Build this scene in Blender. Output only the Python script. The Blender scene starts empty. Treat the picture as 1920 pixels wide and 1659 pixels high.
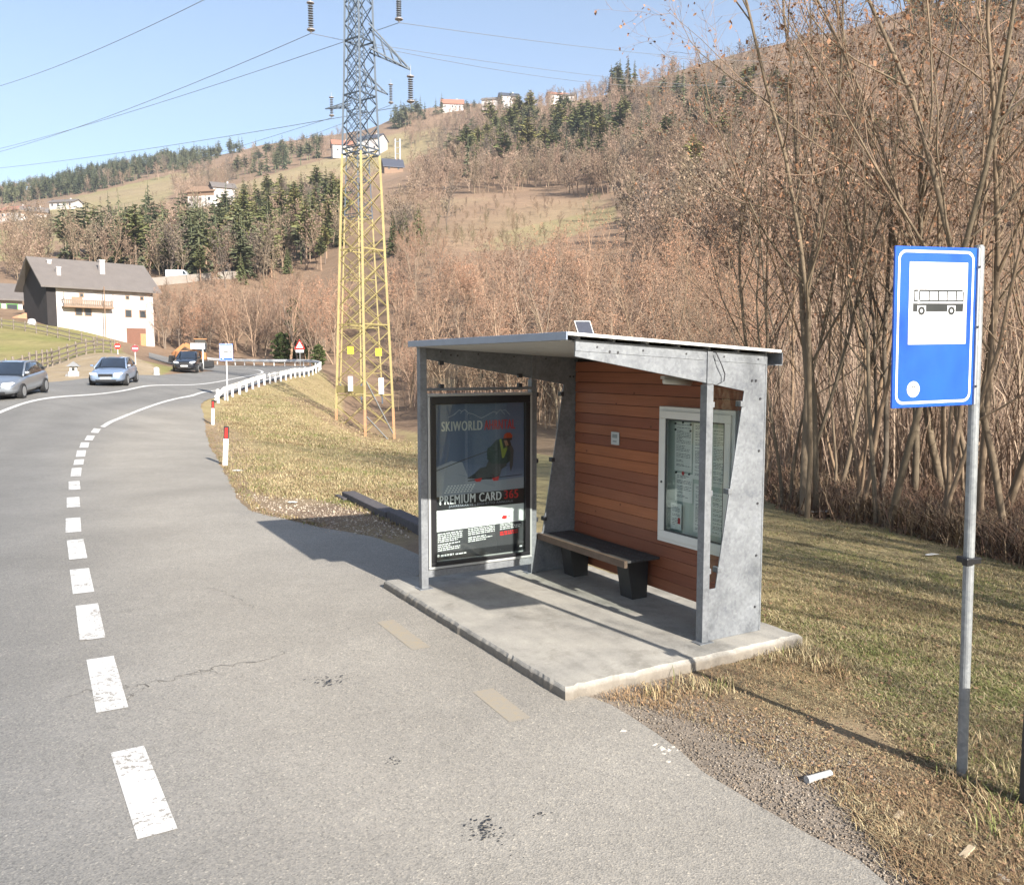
import bpy, bmesh, math
import numpy as np
from mathutils import Vector, Matrix
C = bpy.context.scene.collection
PI = math.pi
RNG = np.random.default_rng(11)

# ------------------------------------------------------------------ helpers
class MB:
    """collects shapes; build() links them as ONE mesh object"""
    def __init__(s): s.v=[]; s.f=[]; s.m=[]; s.n=0
    def add(s, vs, fs, mi=0):
        vs=np.asarray(vs,float).reshape(-1,3)
        s.v.append(vs); s.f+= [tuple(int(i)+s.n for i in f) for f in fs]; s.m += [mi]*len(fs); s.n+=len(vs); return s
    def box(s, x0,x1,y0,y1,z0,z1, mi=0):
        vs=[(x0,y0,z0),(x1,y0,z0),(x1,y1,z0),(x0,y1,z0),(x0,y0,z1),(x1,y0,z1),(x1,y1,z1),(x0,y1,z1)]
        return s.add(vs,[(3,2,1,0),(4,5,6,7),(0,1,5,4),(1,2,6,5),(2,3,7,6),(3,0,4,7)],mi)
    def bar(s, a, b, w, h, mi=0, up=(0,0,1)):
        a=np.array(a,float); b=np.array(b,float); d=b-a; d/=np.linalg.norm(d)
        u=np.array(up,float)
        if abs(d@u)>.97: u=np.array([1.,0,0])
        x=np.cross(d,u); x/=np.linalg.norm(x); z=np.cross(x,d)
        vs=[p+sx*x*w/2+sz*z*h/2 for p in (a,b) for sx,sz in((-1,-1),(1,-1),(1,1),(-1,1))]
        return s.add(vs,[(0,1,2,3),(7,6,5,4),(4,5,1,0),(5,6,2,1),(6,7,3,2),(7,4,0,3)],mi)
    def tube(s, pts, rad, k=8, mi=0, cap=True):
        pts=np.asarray(pts,float); n=len(pts); rad=np.broadcast_to(np.asarray(rad,float),(n,))
        d=pts[-1]-pts[0]; L=np.linalg.norm(d); d=d/L if L>0 else np.array([0,0,1.])
        u=np.array([0,0,1.]) if abs(d[2])<.9 else np.array([1.,0,0])
        x=np.cross(d,u); x/=np.linalg.norm(x); y=np.cross(d,x)
        a=np.arange(k)*2*PI/k
        ring=np.cos(a)[:,None]*x+np.sin(a)[:,None]*y
        vs=(pts[:,None,:]+rad[:,None,None]*ring[None]).reshape(-1,3)
        fs=[(i*k+j,i*k+(j+1)%k,(i+1)*k+(j+1)%k,(i+1)*k+j) for i in range(n-1) for j in range(k)]
        if cap: fs+= [tuple(range(k-1,-1,-1)),tuple((n-1)*k+j for j in range(k))]
        return s.add(vs,fs,mi)
    def lathe(s, prof, k=16, c=(0,0,0), mi=0):
        c=np.array(c,float); a=np.arange(k)*2*PI/k
        vs=[(c[0]+r*math.cos(t),c[1]+r*math.sin(t),c[2]+z) for r,z in prof for t in a]
        n=len(prof)
        fs=[(i*k+j,i*k+(j+1)%k,(i+1)*k+(j+1)%k,(i+1)*k+j) for i in range(n-1) for j in range(k)]
        fs+=[tuple(range(k-1,-1,-1)),tuple((n-1)*k+j for j in range(k))]
        return s.add(vs,fs,mi)
    def prism(s, poly, vec, mi=0):
        p=np.asarray(poly,float); n=len(p); q=p+np.asarray(vec,float)
        fs=[tuple(range(n-1,-1,-1)),tuple(range(n,2*n))]+[(i,(i+1)%n,n+(i+1)%n,n+i) for i in range(n)]
        return s.add(np.vstack([p,q]),fs,mi)
    def quad(s,*p,mi=0): return s.add(p,[tuple(range(len(p)))],mi)
    def mesh(s,name,mats,smooth=False):
        me=bpy.data.meshes.new(name)
        me.from_pydata(np.vstack(s.v).tolist() if s.v else [],[],s.f)
        for m in (mats if isinstance(mats,(list,tuple)) else [mats]): me.materials.append(m)
        me.polygons.foreach_set('material_index',s.m)
        if smooth: me.polygons.foreach_set('use_smooth',[True]*len(s.f))
        me.update(); return me
    def build(s,name,mats,parent=None,smooth=False,bevel=0,loc=None,fix=False):
        me=s.mesh(name,mats,smooth)
        if fix:
            bm=bmesh.new(); bm.from_mesh(me); bmesh.ops.recalc_face_normals(bm,faces=bm.faces); bm.to_mesh(me); bm.free()
        o=bpy.data.objects.new(name,me); C.objects.link(o)
        if parent is not None: o.parent=parent
        if loc is not None: o.location=loc
        if bevel:
            b=o.modifiers.new('bevel','BEVEL'); b.width=bevel; b.segments=2; b.limit_method='ANGLE'
        return o

def tag(o,label=None,cat=None,group=None,kind=None):
    if label: o['label']=label
    if cat: o['category']=cat
    if group: o['group']=group
    if kind: o['kind']=kind
    return o
def empty(name,loc=(0,0,0),rz=0,label=None,cat=None,group=None):
    o=bpy.data.objects.new(name,None); C.objects.link(o); o.location=loc; o.rotation_euler=(0,0,rz); o.empty_display_size=.2
    return tag(o,label,cat,group)
def kids(o): return [c for c in CH.get(o,[])]
CH={}
def copy_tree(o,parent=None):
    c=o.copy(); C.objects.link(c)
    if parent is not None: c.parent=parent
    for ch in list(o.children): copy_tree(ch,c)
    return c
def fastmesh(name,V,Fc,mats,k,tint=None,smooth=False):
    """V (n,3), Fc (m,k) -> mesh, quick; tint: per-vertex colour"""
    me=bpy.data.meshes.new(name); n=len(V); m=len(Fc)
    me.vertices.add(n); me.vertices.foreach_set('co',np.asarray(V,np.float32).ravel())
    me.loops.add(m*k); me.loops.foreach_set('vertex_index',np.asarray(Fc,np.int32).ravel())
    me.polygons.add(m); me.polygons.foreach_set('loop_start',np.arange(0,m*k,k,dtype=np.int32))
    me.update(calc_edges=True); me.validate()
    for x in (mats if isinstance(mats,(list,tuple)) else [mats]): me.materials.append(x)
    if tint is not None:
        at=me.attributes.new('cover','FLOAT_COLOR','POINT')
        c=np.ones((n,4),np.float32); c[:,:3]=tint; at.data.foreach_set('color',c.ravel())
    if smooth: me.polygons.foreach_set('use_smooth',[True]*m)
    return me

# ------------------------------------------------------------------ materials
def lin(r,g,b): 
    f=lambda c: ((c/255+.055)/1.055)**2.4 if c/255>.04045 else c/255/12.92
    return (f(r),f(g),f(b))
class NT:
    def __init__(s,name):
        s.m=bpy.data.materials.new(name); s.m.use_nodes=True; s.t=s.m.node_tree; s.N=s.t.nodes; s.L=s.t.links
        s.p=s.N['Principled BSDF']; s.out=s.N['Material Output']
    def n(s,ty,**kw):
        o=s.N.new(ty)
        for k,v in kw.items(): setattr(o,k,v)
        return o
    def co(s,kind='Object'): 
        if not hasattr(s,'_tc'): s._tc=s.n('ShaderNodeTexCoord')
        return s._tc.outputs[kind]
    def pos(s):
        if not hasattr(s,'_g'): s._g=s.n('ShaderNodeNewGeometry')
        return s._g.outputs['Position']
    def noise(s,scale,detail=4,rough=.6,vec=None,stretch=None,dist=0):
        o=s.n('ShaderNodeTexNoise'); o.inputs['Scale'].default_value=scale; o.inputs['Detail'].default_value=detail; o.inputs['Roughness'].default_value=rough; o.inputs['Distortion'].default_value=dist
        v=vec if vec is not None else s.co()
        if stretch:
            mp=s.n('ShaderNodeMapping'); mp.inputs['Scale'].default_value=stretch; s.L.new(v,mp.inputs[0]); v=mp.outputs[0]
        s.L.new(v,o.inputs['Vector']); return o.outputs['Fac']
    def ramp(s,fac,stops):
        o=s.n('ShaderNodeValToRGB'); e=o.color_ramp.elements
        while len(e)<len(stops): e.new(.5)
        for x,(p,c) in zip(e,stops):
            x.position=p; x.color=(*c,1) if len(c)==3 else c
        s.L.new(fac,o.inputs[0]); return o.outputs[0]
    def mix(s,a,b,fac,mode='MIX'):
        o=s.n('ShaderNodeMix',data_type='RGBA',blend_type=mode)
        for i,x in ((0,fac),(6,a),(7,b)):
            if isinstance(x,(int,float)): o.inputs[i].default_value=x
            elif isinstance(x,tuple): o.inputs[i].default_value=(*x,1)
            else: s.L.new(x,o.inputs[i])
        return o.outputs[2]
    def math(s,op,a,b=None,c=None):
        o=s.n('ShaderNodeMath',operation=op)
        for i,x in enumerate((a,b,c)):
            if x is None: continue
            if isinstance(x,(int,float)): o.inputs[i].default_value=x
            else: s.L.new(x,o.inputs[i])
        return o.outputs[0]
    def gray(s,fac,lo,hi):
        return s.ramp(fac,[(0,(lo,)*3),(1,(hi,)*3)])
    def bump(s,h,strength=.3,dist=.01):
        o=s.n('ShaderNodeBump'); o.inputs['Strength'].default_value=strength; o.inputs['Distance'].default_value=dist
        s.L.new(h,o.inputs['Height']); s.L.new(o.outputs[0],s.p.inputs['Normal'])
    def fin(s,col,rough=.7,metal=0,spec=None):
        if isinstance(col,tuple): s.p.inputs['Base Color'].default_value=(*col,1)
        else: s.L.new(col,s.p.inputs['Base Color'])
        if isinstance(rough,(int,float)): s.p.inputs['Roughness'].default_value=rough
        else: s.L.new(rough,s.p.inputs['Roughness'])
        s.p.inputs['Metallic'].default_value=metal
        if spec is not None: s.p.inputs['Specular IOR Level'].default_value=spec
        return s.m
def plain(name,col,rough=.6,metal=0,var=.12,scale=6,spec=None,bump=0,coat=0):
    t=NT(name); f=t.noise(scale,5,.65)
    c=t.mix(col,t.gray(f,1-var*1.6,1+var*1.6),1.0,'MULTIPLY')
    if bump: t.bump(t.noise(scale*6,3),bump,.004)
    if coat: t.p.inputs['Coat Weight'].default_value=coat
    return t.fin(c,rough,metal,spec)

# ------------------------------------------------------------------ camera frame
F,PIT=1600.,.091
cP,sP=math.cos(PIT),math.sin(PIT)
CAMH=2.5
def ray(px,py):
    u=(np.asarray(px,float)-960)/F; v=-(np.asarray(py,float)-829.5)/F
    dy=cP+v*sP; return u/dy,(-sP+v*cP)/dy          # tan azimuth, slope
def at(px,py,Y):
    a,s=ray(px,py); return np.array([a*Y,Y,CAMH+s*Y])

# ------------------------------------------------------------------ terrain: control points (seen direction, distance)
ctl=[]
def cp(px,py,Y):
    a,s=ray(px,py); ctl.append((float(a),math.log(Y),float((CAMH+s*Y)/Y)))
for a in np.linspace(-1.05,1.05,8):
    for Y in (1,2.2,4.5,9,14): ctl.append((a,math.log(Y),0.))
# road and embankment
for q in [(415,872,21.5),(398,796,35.6),(402,757,46),(427,752,48),(450,738,53),(500,718,62),(550,703,72),(595,691,85),(590,688.5,93),(540,687,99),(450,686,104),(390,686,108),
          (216,788,33.),(0,775,31),(60,762,32.5),(80,735,38),(240,733,44),(255,720,47),(300,757,40),(192,802,29.5),(350,745,45),(300,705,62),(90,718,48),(375,699,70),(400,696,77),(360,690,90),(490,703,74),(333,723,52),(433,712,62),(495,698,82),(140,905,18),(0,860,22),(-300,790,26),(-600,800,22)]: cp(*q)
for q in [(690,822,50),(740,824,50),(635,792,50),(600,765,50),(520,800,38),(600,850,28),(760,905,19),(780,940,15.5),(640,765,70),(760,790,62),(700,780,70),(900,800,50),(1050,860,28),(1300,850,26),(1100,790,50),(1500,960,14.4),(1400,760,45),(1800,990,13),(1800,860,24),(1900,760,45),(2500,1100,10),(2500,900,20),(2500,760,40)]: cp(*q)
# left bank, field, farm
for q in [(75,716,52),(60,690,62),(140,690,66),(200,665,72),(235,668,74),(150,668,75),(20,690,68),(0,645,90),(60,618,105),(0,605,112),(160,630,108),(270,652,122),(240,655,105),(320,690,82),(360,684,100),(-300,690,60),(-300,600,110),(-600,640,80),(-600,560,130)]: cp(*q)
# slopes
for q in [(0,520,180),(100,500,210),(0,450,320),(50,412,500),(130,388,560),(240,350,680),(400,380,420),(300,440,300),(180,500,220),(330,528,190),(420,526,190),(300,600,150),(420,640,130),(550,655,125),(640,640,130),(550,560,180),(520,470,260),(560,390,360),(640,300,640),(700,285,640),(560,330,560),(450,340,560)]: cp(*q)
for q in [(760,740,85),(760,640,110),(760,540,140),(760,470,180),(800,430,230),(760,320,560),(900,690,70),(900,610,100),(900,500,150),(930,450,190),(1100,400,230),(950,390,260),(1000,340,340),(900,260,520),(850,300,430),(1150,260,400),(1150,640,75),(1150,540,110),(1150,460,160),
          (1400,660,65),(1400,560,95),(1400,440,150),(1400,330,220),(1400,230,300),(1700,640,60),(1700,470,110),(1750,425,150),(1780,250,250),(1780,150,320),(2000,600,60),(2000,430,110),(2000,200,260),(2500,600,55),(2500,400,110),(2500,150,260)]: cp(*q)
RIDGE=[(-600,400,1000),(-300,385,1000),(0,372,1000),(100,345,1000),(250,312,980),(400,295,960),(500,268,930),(620,255,900),(700,240,860),(760,216,760),(850,208,730),(950,200,720),(1060,196,680),(1180,172,580),(1270,135,540),(1400,95,480),(1500,75,450),(1620,62,430),(1700,30,420),(1900,15,400),(2500,-40,380)]
for px,py,Y in RIDGE: cp(px,py,Y); cp(px,py+14,Y*1.35)
ctl=np.array(ctl); SA=2.6
def _k(d2): return np.where(d2>0,.5*d2*np.log(np.maximum(d2,1e-12)),0)
P=np.c_[ctl[:,0]*SA,ctl[:,1]]; n=len(P)
K=_k(((P[:,None]-P[None])**2).sum(-1))+np.eye(n)*5e-3
A=np.block([[K,np.c_[np.ones(n),P]],[np.c_[np.ones(n),P].T,np.zeros((3,3))]])
Wt=np.linalg.solve(A,np.r_[ctl[:,2],0,0,0])
def tps(a,lv):
    q=np.c_[a*SA,lv]; out=np.empty(len(q))
    for i in range(0,len(q),20000):
        b=q[i:i+20000]; out[i:i+20000]=_k(((b[:,None]-P[None])**2).sum(-1))@Wt[:n]+Wt[n]+b@Wt[n+1:]
    return out
NA,AM=361,1.1
LV=np.r_[np.linspace(math.log(.8),math.log(30),150),np.linspace(math.log(30),math.log(1500),230)[1:]]
ga=np.linspace(-AM,AM,NA)
GA,GL=np.meshgrid(ga,LV)             # rows = distance
YY=np.exp(GL)
R_=tps(GA.ravel(),GL.ravel()).reshape(GA.shape)
sm=lambda x,a,b: (lambda t:t*t*(3-2*t))(np.clip((x-a)/(b-a),0,1))
def vnoise(x,y,sc,seed):
    r=np.random.default_rng(seed); o=0
    for i in range(9):
        th=r.uniform(0,2*PI); k=sc*r.uniform(.6,1.8); o=o+np.sin(x*k*math.cos(th)+y*k*math.sin(th)+r.uniform(0,6.3))
    return o/4.
GX=GA*YY
GZ=R_*YY*sm(YY,13,22)
GZ+= .35*sm(YY,110,250)*vnoise(GX,YY,.12,3)+2.2*sm(YY,200,420)*vnoise(GX,YY,.025,4)
def Gz(x,y):
    x=np.asarray(x,float); y=np.maximum(np.asarray(y,float),.81)
    i=np.clip(np.interp(x/y,ga,np.arange(NA)),0,NA-1.001); j=np.clip(np.interp(np.log(y),LV,np.arange(len(LV))),0,len(LV)-1.001)
    i0=i.astype(int); j0=j.astype(int); fi=i-i0; fj=j-j0
    return (GZ[j0,i0]*(1-fi)+GZ[j0,i0+1]*fi)*(1-fj)+(GZ[j0+1,i0]*(1-fi)+GZ[j0+1,i0+1]*fi)*fj
YS=np.exp(np.linspace(math.log(2),math.log(1400),1200))
def hit(px,py,ymin=2.):
    a,s=ray(px,py); z=Gz(a*YS,YS); ok=np.nonzero((z>=CAMH+s*YS)&(YS>=ymin))[0]
    if len(ok)==0: return None
    j=ok[0]
    if j>0 and YS[j-1]>=ymin:
        d1=z[j]-(CAMH+s*YS[j]); d0=z[j-1]-(CAMH+s*YS[j-1]); t=d0/(d0-d1) if d0!=d1 else 0
        Y=YS[j-1]+(YS[j]-YS[j-1])*t
    else: Y=YS[j]
    return np.array([a*Y,Y,float(Gz(a*Y,Y))])
def to_px(x,y,z):
    z=z-CAMH; d=y*cP-z*sP; u=y*sP+z*cP; return 960+F*x/d, 829.5-F*u/d
def inpoly(px,py,poly):
    px=np.asarray(px); py=np.asarray(py); c=np.zeros(px.shape,bool); n=len(poly); j=n-1
    for i in range(n):
        xi,yi=poly[i]; xj,yj=poly[j]
        t=((yi>py)!=(yj>py))&(px<(xj-xi)*(py-yi)/((yj-yi) or 1e-9)+xi); c^=t; j=i
    return c
# ------------------------------------------------------------------ ground sheet with its land cover
XW=GX; YW=YY
PX,PY=to_px(GX,YY,GZ)
grass=np.array([.33,.255,.14]); green=np.array([.19,.18,.07]); dirt=np.array([.25,.18,.125]); forest=np.array([.22,.15,.10]); meadow=np.array([.25,.195,.115]); red=np.array([.235,.155,.105]); gravel=np.array([.30,.25,.20])
n1=vnoise(GX,YY,.55,7); n2=vnoise(GX,YY,2.2,8); n3=vnoise(GX,YY,.04,9); n4=vnoise(GX,YY,6,10)
def lerp(a,b,t): return a+(b-a)*t[...,None]
col=np.broadcast_to(forest,GX.shape+(3,)).copy()
near=YY<135
g=lerp(grass,green,np.clip(.3+.3*n1+.25*n2,0,1)*.6)
lawn=inpoly(PX,PY,[(380,700),(420,745),(600,690),(640,745),(640,790),(900,830),(1430,930),(1500,968),(1660,990),(1830,1030),(2300,1150),(2300,1700),(300,1700),(370,800)])|(YY<9)
col=np.where((lawn&near)[...,None],g,col)
# worn, dirty verge close to the slab and bay edge
vx,vy=GX,YY
edge_=np.array([(1.9,3.4),(1.66,4.22),(1.35,4.71),(1.09,5.25),(.84,5.92),(.46,6.21)])
def dseg(x,y,pl):
    d=np.full(x.shape,1e9)
    for (x0,y0),(x1,y1) in zip(pl[:-1],pl[1:]):
        ex,ey=x1-x0,y1-y0; t=np.clip(((x-x0)*ex+(y-y0)*ey)/(ex*ex+ey*ey),0,1)
        d=np.minimum(d,np.hypot(x-x0-t*ex,y-y0-t*ey))
    return d
dv=dseg(vx,vy,np.array([(4,-6),(2.6,1)]+edge_.tolist()))
w1=sm(-(dv+.25*n2),-1.15,-.45); w2=sm(-(dv+.35*n2),-2.1,-.9)
col=lerp(col,dirt,w2*.75*near); col=lerp(col,gravel,w1*near)
dv2=dseg(vx,vy,np.array([(-2.0,10.2),(-4.2,14.3),(-5.6,17),(-7.2,21.3),(-9.7,27.3),(-13.,36)]))
col=lerp(col,dirt*1.1,sm(-(dv2+.4*n2),-1.9,-.3)*.8*near)
dv3=dseg(vx,vy,np.array([(-1.6,9.9),(-.6,12.6),(-2.6,14.6),(-3.6,13.6)]))
col=lerp(col,dirt*.95,sm(-(dv3+.3*n2),-1.3,-.2)*near)
# red earth strip down the bank to the pylon
rs=inpoly(PX,PY,[(525,745),(570,745),(680,790),(750,810),(770,830),(690,830),(600,785)])&near
col=lerp(col,red*1.05,rs*np.clip(.6+.3*n2,0,1))
fieldp=inpoly(PX,PY,[(-900,720),(-900,560),(0,598),(160,618),(215,640),(240,670),(330,690),(300,705),(90,720),(-20,760)])&(YY>45)&(YY<125)
fg=lerp(np.array([.27,.22,.105]),np.array([.20,.195,.07]),np.clip(.5+.4*n1,0,1))
col=np.where(fieldp[...,None],fg,col)
mound=inpoly(PX,PY,[(70,690),(165,662),(235,662),(300,690),(290,712),(80,722)])&(YY>48)&(YY<95)
col=np.where(mound[...,None],lerp(np.array([.29,.225,.14]),np.array([.33,.265,.19]),np.clip(.5+.5*n2,0,1)),col)
far=YY>135
mea=[[(90,440),(60,420),(100,380),(330,325),(420,318),(340,340),(310,380),(250,400),(130,470)],
     [(-900,470),(-900,420),(0,430),(90,440),(105,470),(60,490),(0,490)],
     [(380,390),(430,350),(640,290),(730,255),(830,240),(850,262),(740,320),(640,330),(500,360),(420,400)],
     [(880,470),(880,445),(960,428),(1090,398),(1150,388),(1160,412),(1080,440),(980,470)],
     [(1650,260),(1760,225),(1780,270),(1700,285)]]
for i,p in enumerate(mea):
    mm=inpoly(PX,PY,p)&far
    c2=lerp(meadow,np.array([.21,.19,.085]),np.clip((.75 if i==1 else .2)+.35*n3,0,1))
    col=np.where(mm[...,None],c2,col)
rd=inpoly(PX,PY,[(730,460),(740,400),(800,372),(1000,372),(1150,375),(1100,400),(960,430),(880,470)])&far
col=np.where(rd[...,None],lerp(red*1.05,meadow,np.clip(.4+.4*n3,0,1)),col)
V=np.stack([GX,YY,GZ],-1); nr,nc=GX.shape
# carry the same sheet round behind the viewer
th0=math.atan(AM); th1=np.linspace(th0,2*PI-th0,70)[1:-1]
RR=np.exp(LV)*math.sqrt(1+AM*AM)
xo=RR[:,None]*np.sin(th1)[None]; yo=RR[:,None]*np.cos(th1)[None]
tt=np.linspace(0,1,72)[1:-1][:len(th1)]
zr=GZ[:,-1]; zl=GZ[:,0]
fade=1-.9*sm(tt,0,.22)*sm(-tt,-1,-.78)
zo=(zr[:,None]*(1-tt)+zl[:,None]*tt)*fade
co=np.broadcast_to(g.mean((0,1)),zo.shape+(3,))*np.where((RR>150)[:,None,None],.6,1)
Va=np.concatenate([V,np.stack([xo,yo,zo],-1)],1); ca=np.concatenate([col,co],1)
nt=Va.shape[1]
I=np.arange(nr*nt).reshape(nr,nt)
a_=I[:-1]; b_=np.roll(I,-1,1)[:-1]; c_=np.roll(I,-1,1)[1:]; d_=I[1:]
Fq=np.stack([a_,b_,c_,d_],-1).reshape(-1,4)
Vf=np.vstack([Va.reshape(-1,3)]); Cf=ca.reshape(-1,3)
# small cap under the viewer: pull the first row to the middle
row=Va[0].copy(); cen=np.repeat(np.array([[0,.25,0]]),nt,0); 
k0=len(Vf); Vf=np.vstack([Vf,row*[.02,.02,1]+np.array([0,0,0])]); Cf=np.vstack([Cf,ca[0]])
J=np.arange(k0,k0+nt); Fq=np.vstack([Fq,np.stack([J,np.roll(J,-1),np.roll(I[0],-1),I[0]],-1)])
t=NT('earth and grass'); 
at_=t.n('ShaderNodeAttribute',attribute_name='cover')
c=t.mix(at_.outputs['Color'],t.gray(t.noise(1.1,6,.7),.62,1.38),1.,'MULTIPLY')
c=t.mix(c,t.gray(t.noise(38,5,.8),.3,1.7),1.,'MULTIPLY'); c=t.mix(c,t.gray(t.noise(170,3,.8),.45,1.55),1.,'MULTIPLY'); c=t.mix(c,t.gray(t.noise(7,4,.7,dist=.5),.7,1.3),1.,'MULTIPLY')
c=t.mix(c,t.gray(t.noise(.06,6,.75),.6,1.4),1.,'MULTIPLY'); c=t.mix(c,t.gray(t.noise(.35,5,.75),.65,1.35),1.,'MULTIPLY')
t.bump(t.noise(55,5,.75),.9,.02); M_ground=t.fin(c,.95,spec=.1)
go=bpy.data.objects.new('ground',fastmesh('ground',Vf,Fq,M_ground,4,Cf,smooth=True)); C.objects.link(go); tag(go,kind='structure')

# ------------------------------------------------------------------ road
def path(pts,n):
    p=np.array(pts,float); d=np.r_[0,np.cumsum(np.hypot(*np.diff(p,axis=0).T))]
    # Catmull-Rom through the points
    m=np.gradient(p,d,axis=0); s=np.linspace(0,d[-1],n); i=np.clip(np.searchsorted(d,s,side='right')-1,0,len(d)-2)
    h=(d[i+1]-d[i]); u=((s-d[i])/h)[:,None]; h=h[:,None]
    return (2*u**3-3*u**2+1)*p[i]+(u**3-2*u**2+u)*h*m[i]+(-2*u**3+3*u**2)*p[i+1]+(u**3-u**2)*h*m[i+1]
def pxy(px,py,Y): a,_=ray(px,py); return (float(a*Y),Y)
Rt=[(5.6,-14),(3.9,-5),(2.75,.5),(1.95,3.2),(1.66,4.22),(1.35,4.71),(1.09,5.25),(.84,5.92),(.5,6.4),(-.4,7.8),(-1.2,9.3),(-1.05,10.5),(-1.75,11.9),(-3.0,13.0),(-4.35,14.3),(-5.52,16.83),(-7.26,21.17),(-9.72,27.3),(-13.2,36.6)]
Rt+= [pxy(*q) for q in [(388,752,46.5),(440,733,53),(494,714,62),(545,700,72),(590,690.5,85),(585,688.5,93),(535,687,99),(450,686,104),(390,686,108),(280,684,113)]]
Lt=[(-4.5,-20),(-8,-8),(-9.6,-1),(-11.5,4.5),(-15,11.5),(-20,20),(-26,30)]+[pxy(*q) for q in [(0,733,44),(90,718,49),(200,710,55),(300,705,62),(370,699.5,70),(398,696,77),(395,692,84),(350,690,90),(280,688,95)]]
NR=520
# densify by matching fractions of both edges at chosen stations
def stations(pts,n):
    return path(pts,n)
Lp=stations(Lt,NR); Rp=stations(Rt,NR)
def rz(x,y): return Gz(x,y)+.008+.00035*np.hypot(x,y)
M=44
u=np.linspace(0,1,M)
ragged=np.zeros(NR)
X=Lp[:,None,0]*(1-u)+Rp[:,None,0]*u; Y=Lp[:,None,1]*(1-u)+Rp[:,None,1]*u
s_=np.arange(NR); jag=(np.sin(s_*.9)+np.sin(s_*2.3+1)+np.sin(s_*.31))*.018
nrm=np.gradient(Rp,axis=0); nrm=np.c_[nrm[:,1],-nrm[:,0]]/np.linalg.norm(nrm,axis=1)[:,None]
X[:,-1]+=nrm[:,0]*jag; Y[:,-1]+=nrm[:,1]*jag
Z=rz(X,np.maximum(Y,.9)); Z[Y<.9]=.009
V=np.stack([X,Y,Z],-1).reshape(-1,3); I=np.arange(NR*M).reshape(NR,M)
Fq=np.stack([I[:-1,:-1],I[:-1,1:],I[1:,1:],I[1:,:-1]],-1).reshape(-1,4)
# asphalt: lane is greyer, bus bay is paler and browner
bay=[(-1.0,3),(-2.2,5),(-3.2,6.6),(-5.3,10.2),(-9.2,18),(-11.5,22.2),(-16,35)]
sd=np.full(X.shape,0.)
px_=np.interp(Y.ravel(),[b[1] for b in bay],[b[0] for b in bay]).reshape(X.shape)
inb=sm(X-px_,-1.2,1.6)*sm(-Y,-60,-30)
tint=np.array([.205,.198,.187])*(1-inb[...,None])+np.array([.29,.268,.235])*inb[...,None]
tint=tint*(1+.05*vnoise(X,Y,.5,21)[...,None])
wheel=np.exp(-((X-px_+1.6)/.5)**2)+np.exp(-((X-px_+3.4)/.5)**2)
tint=tint*(1-.10*wheel[...,None]); tint=tint*(1-.10*np.clip(vnoise(X*.35+Y*.62,X*.9-Y*.5,1.4,33),0,1)[...,None])
t=NT('asphalt'); at_=t.n('ShaderNodeAttribute',attribute_name='cover')
c=t.mix(at_.outputs['Color'],t.gray(t.noise(.55,6,.65),.7,1.28),1.,'MULTIPLY')
c=t.mix(c,t.gray(t.noise(5,5,.7,stretch=(1,1,1)),.88,1.12),1.,'MULTIPLY')
vo=t.n('ShaderNodeTexVoronoi'); vo.inputs['Scale'].default_value=95; t.L.new(t.co(),vo.inputs['Vector'])
sp=t.ramp(vo.outputs['Color'],[(0,(.6,.6,.6)),(.45,(.95,.95,.95)),(.8,(1.08,1.06,1.02)),(1,(1.6,1.55,1.45))])
c=t.mix(c,sp,1.,'MULTIPLY'); c=t.mix(c,t.gray(t.noise(160,2,.6),.72,1.28),1.,'MULTIPLY')
t.bump(vo.outputs['Distance'],.35,.006); M_asph=t.fin(c,.88,spec=.25)
ro=bpy.data.objects.new('road',fastmesh('road',V,Fq,M_asph,4,tint.reshape(-1,3),smooth=True)); C.objects.link(ro); tag(ro,kind='structure')

# markings: worn white paint
t=NT('worn road paint'); f=t.noise(28,6,.75); g2=t.noise(3,4,.6)
holes=t.ramp(t.math('ADD',t.math('MULTIPLY',f,.75),t.math('MULTIPLY',g2,.3)),[(.0,(1,1,1)),(.447,(1,1,1)),(.492,(0,0,0)),(1,(0,0,0))])
c=t.mix(t.mix((.50,.485,.46),(.62,.61,.59),t.noise(1.5,4)),(.25,.23,.2),holes); M_paint=t.fin(c,.8,spec=.2)
def strip(mb,pts,w,dz=.004,n=None):
    p=np.array(pts,float); d=np.gradient(p,axis=0); d/=np.linalg.norm(d,axis=1)[:,None]; nn=np.c_[d[:,1],-d[:,0]]
    w=np.broadcast_to(np.asarray(w,float),(len(p),))[:,None]
    a=p+nn*w/2; b=p-nn*w/2; vs=[]
    for q,r in zip(a,b):
        for x,y in (q,r): vs.append((x,y,float(rz(x,max(y,.9)))+dz+.0002*math.hypot(x,y)))
    fs=[(2*i,2*i+1,2*i+3,2*i+2) for i in range(len(p)-1)]; mb.add(vs,fs)
mk_=MB()
hx=lambda px,py: hit(px,py)[:2]
dash=[(239,1408,296,1567,.20),(188,1236,211,1334,.21),(163,1136,174,1201,.21),(149,1069,157,1114,.21),(141,1014,147,1050,.21),(137,973,138,1000,.21),(137,934,138,953,.21),(139,904,140,920,.21),(144,879,142,895,.21),(149,863,147,873,.22),(153,846,151,858,.22),(160,831,157,841,.22),(171,818,166,827,.22),(183,805,177,813,.22)]
for x0,y0,x1,y1,w in dash:
    a,b=hx(x0,y0),hx(x1,y1); d=(b-a)/np.linalg.norm(b-a)
    strip(mk_,[a+(b-a)*k/3 for k in range(4)],w)
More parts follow.
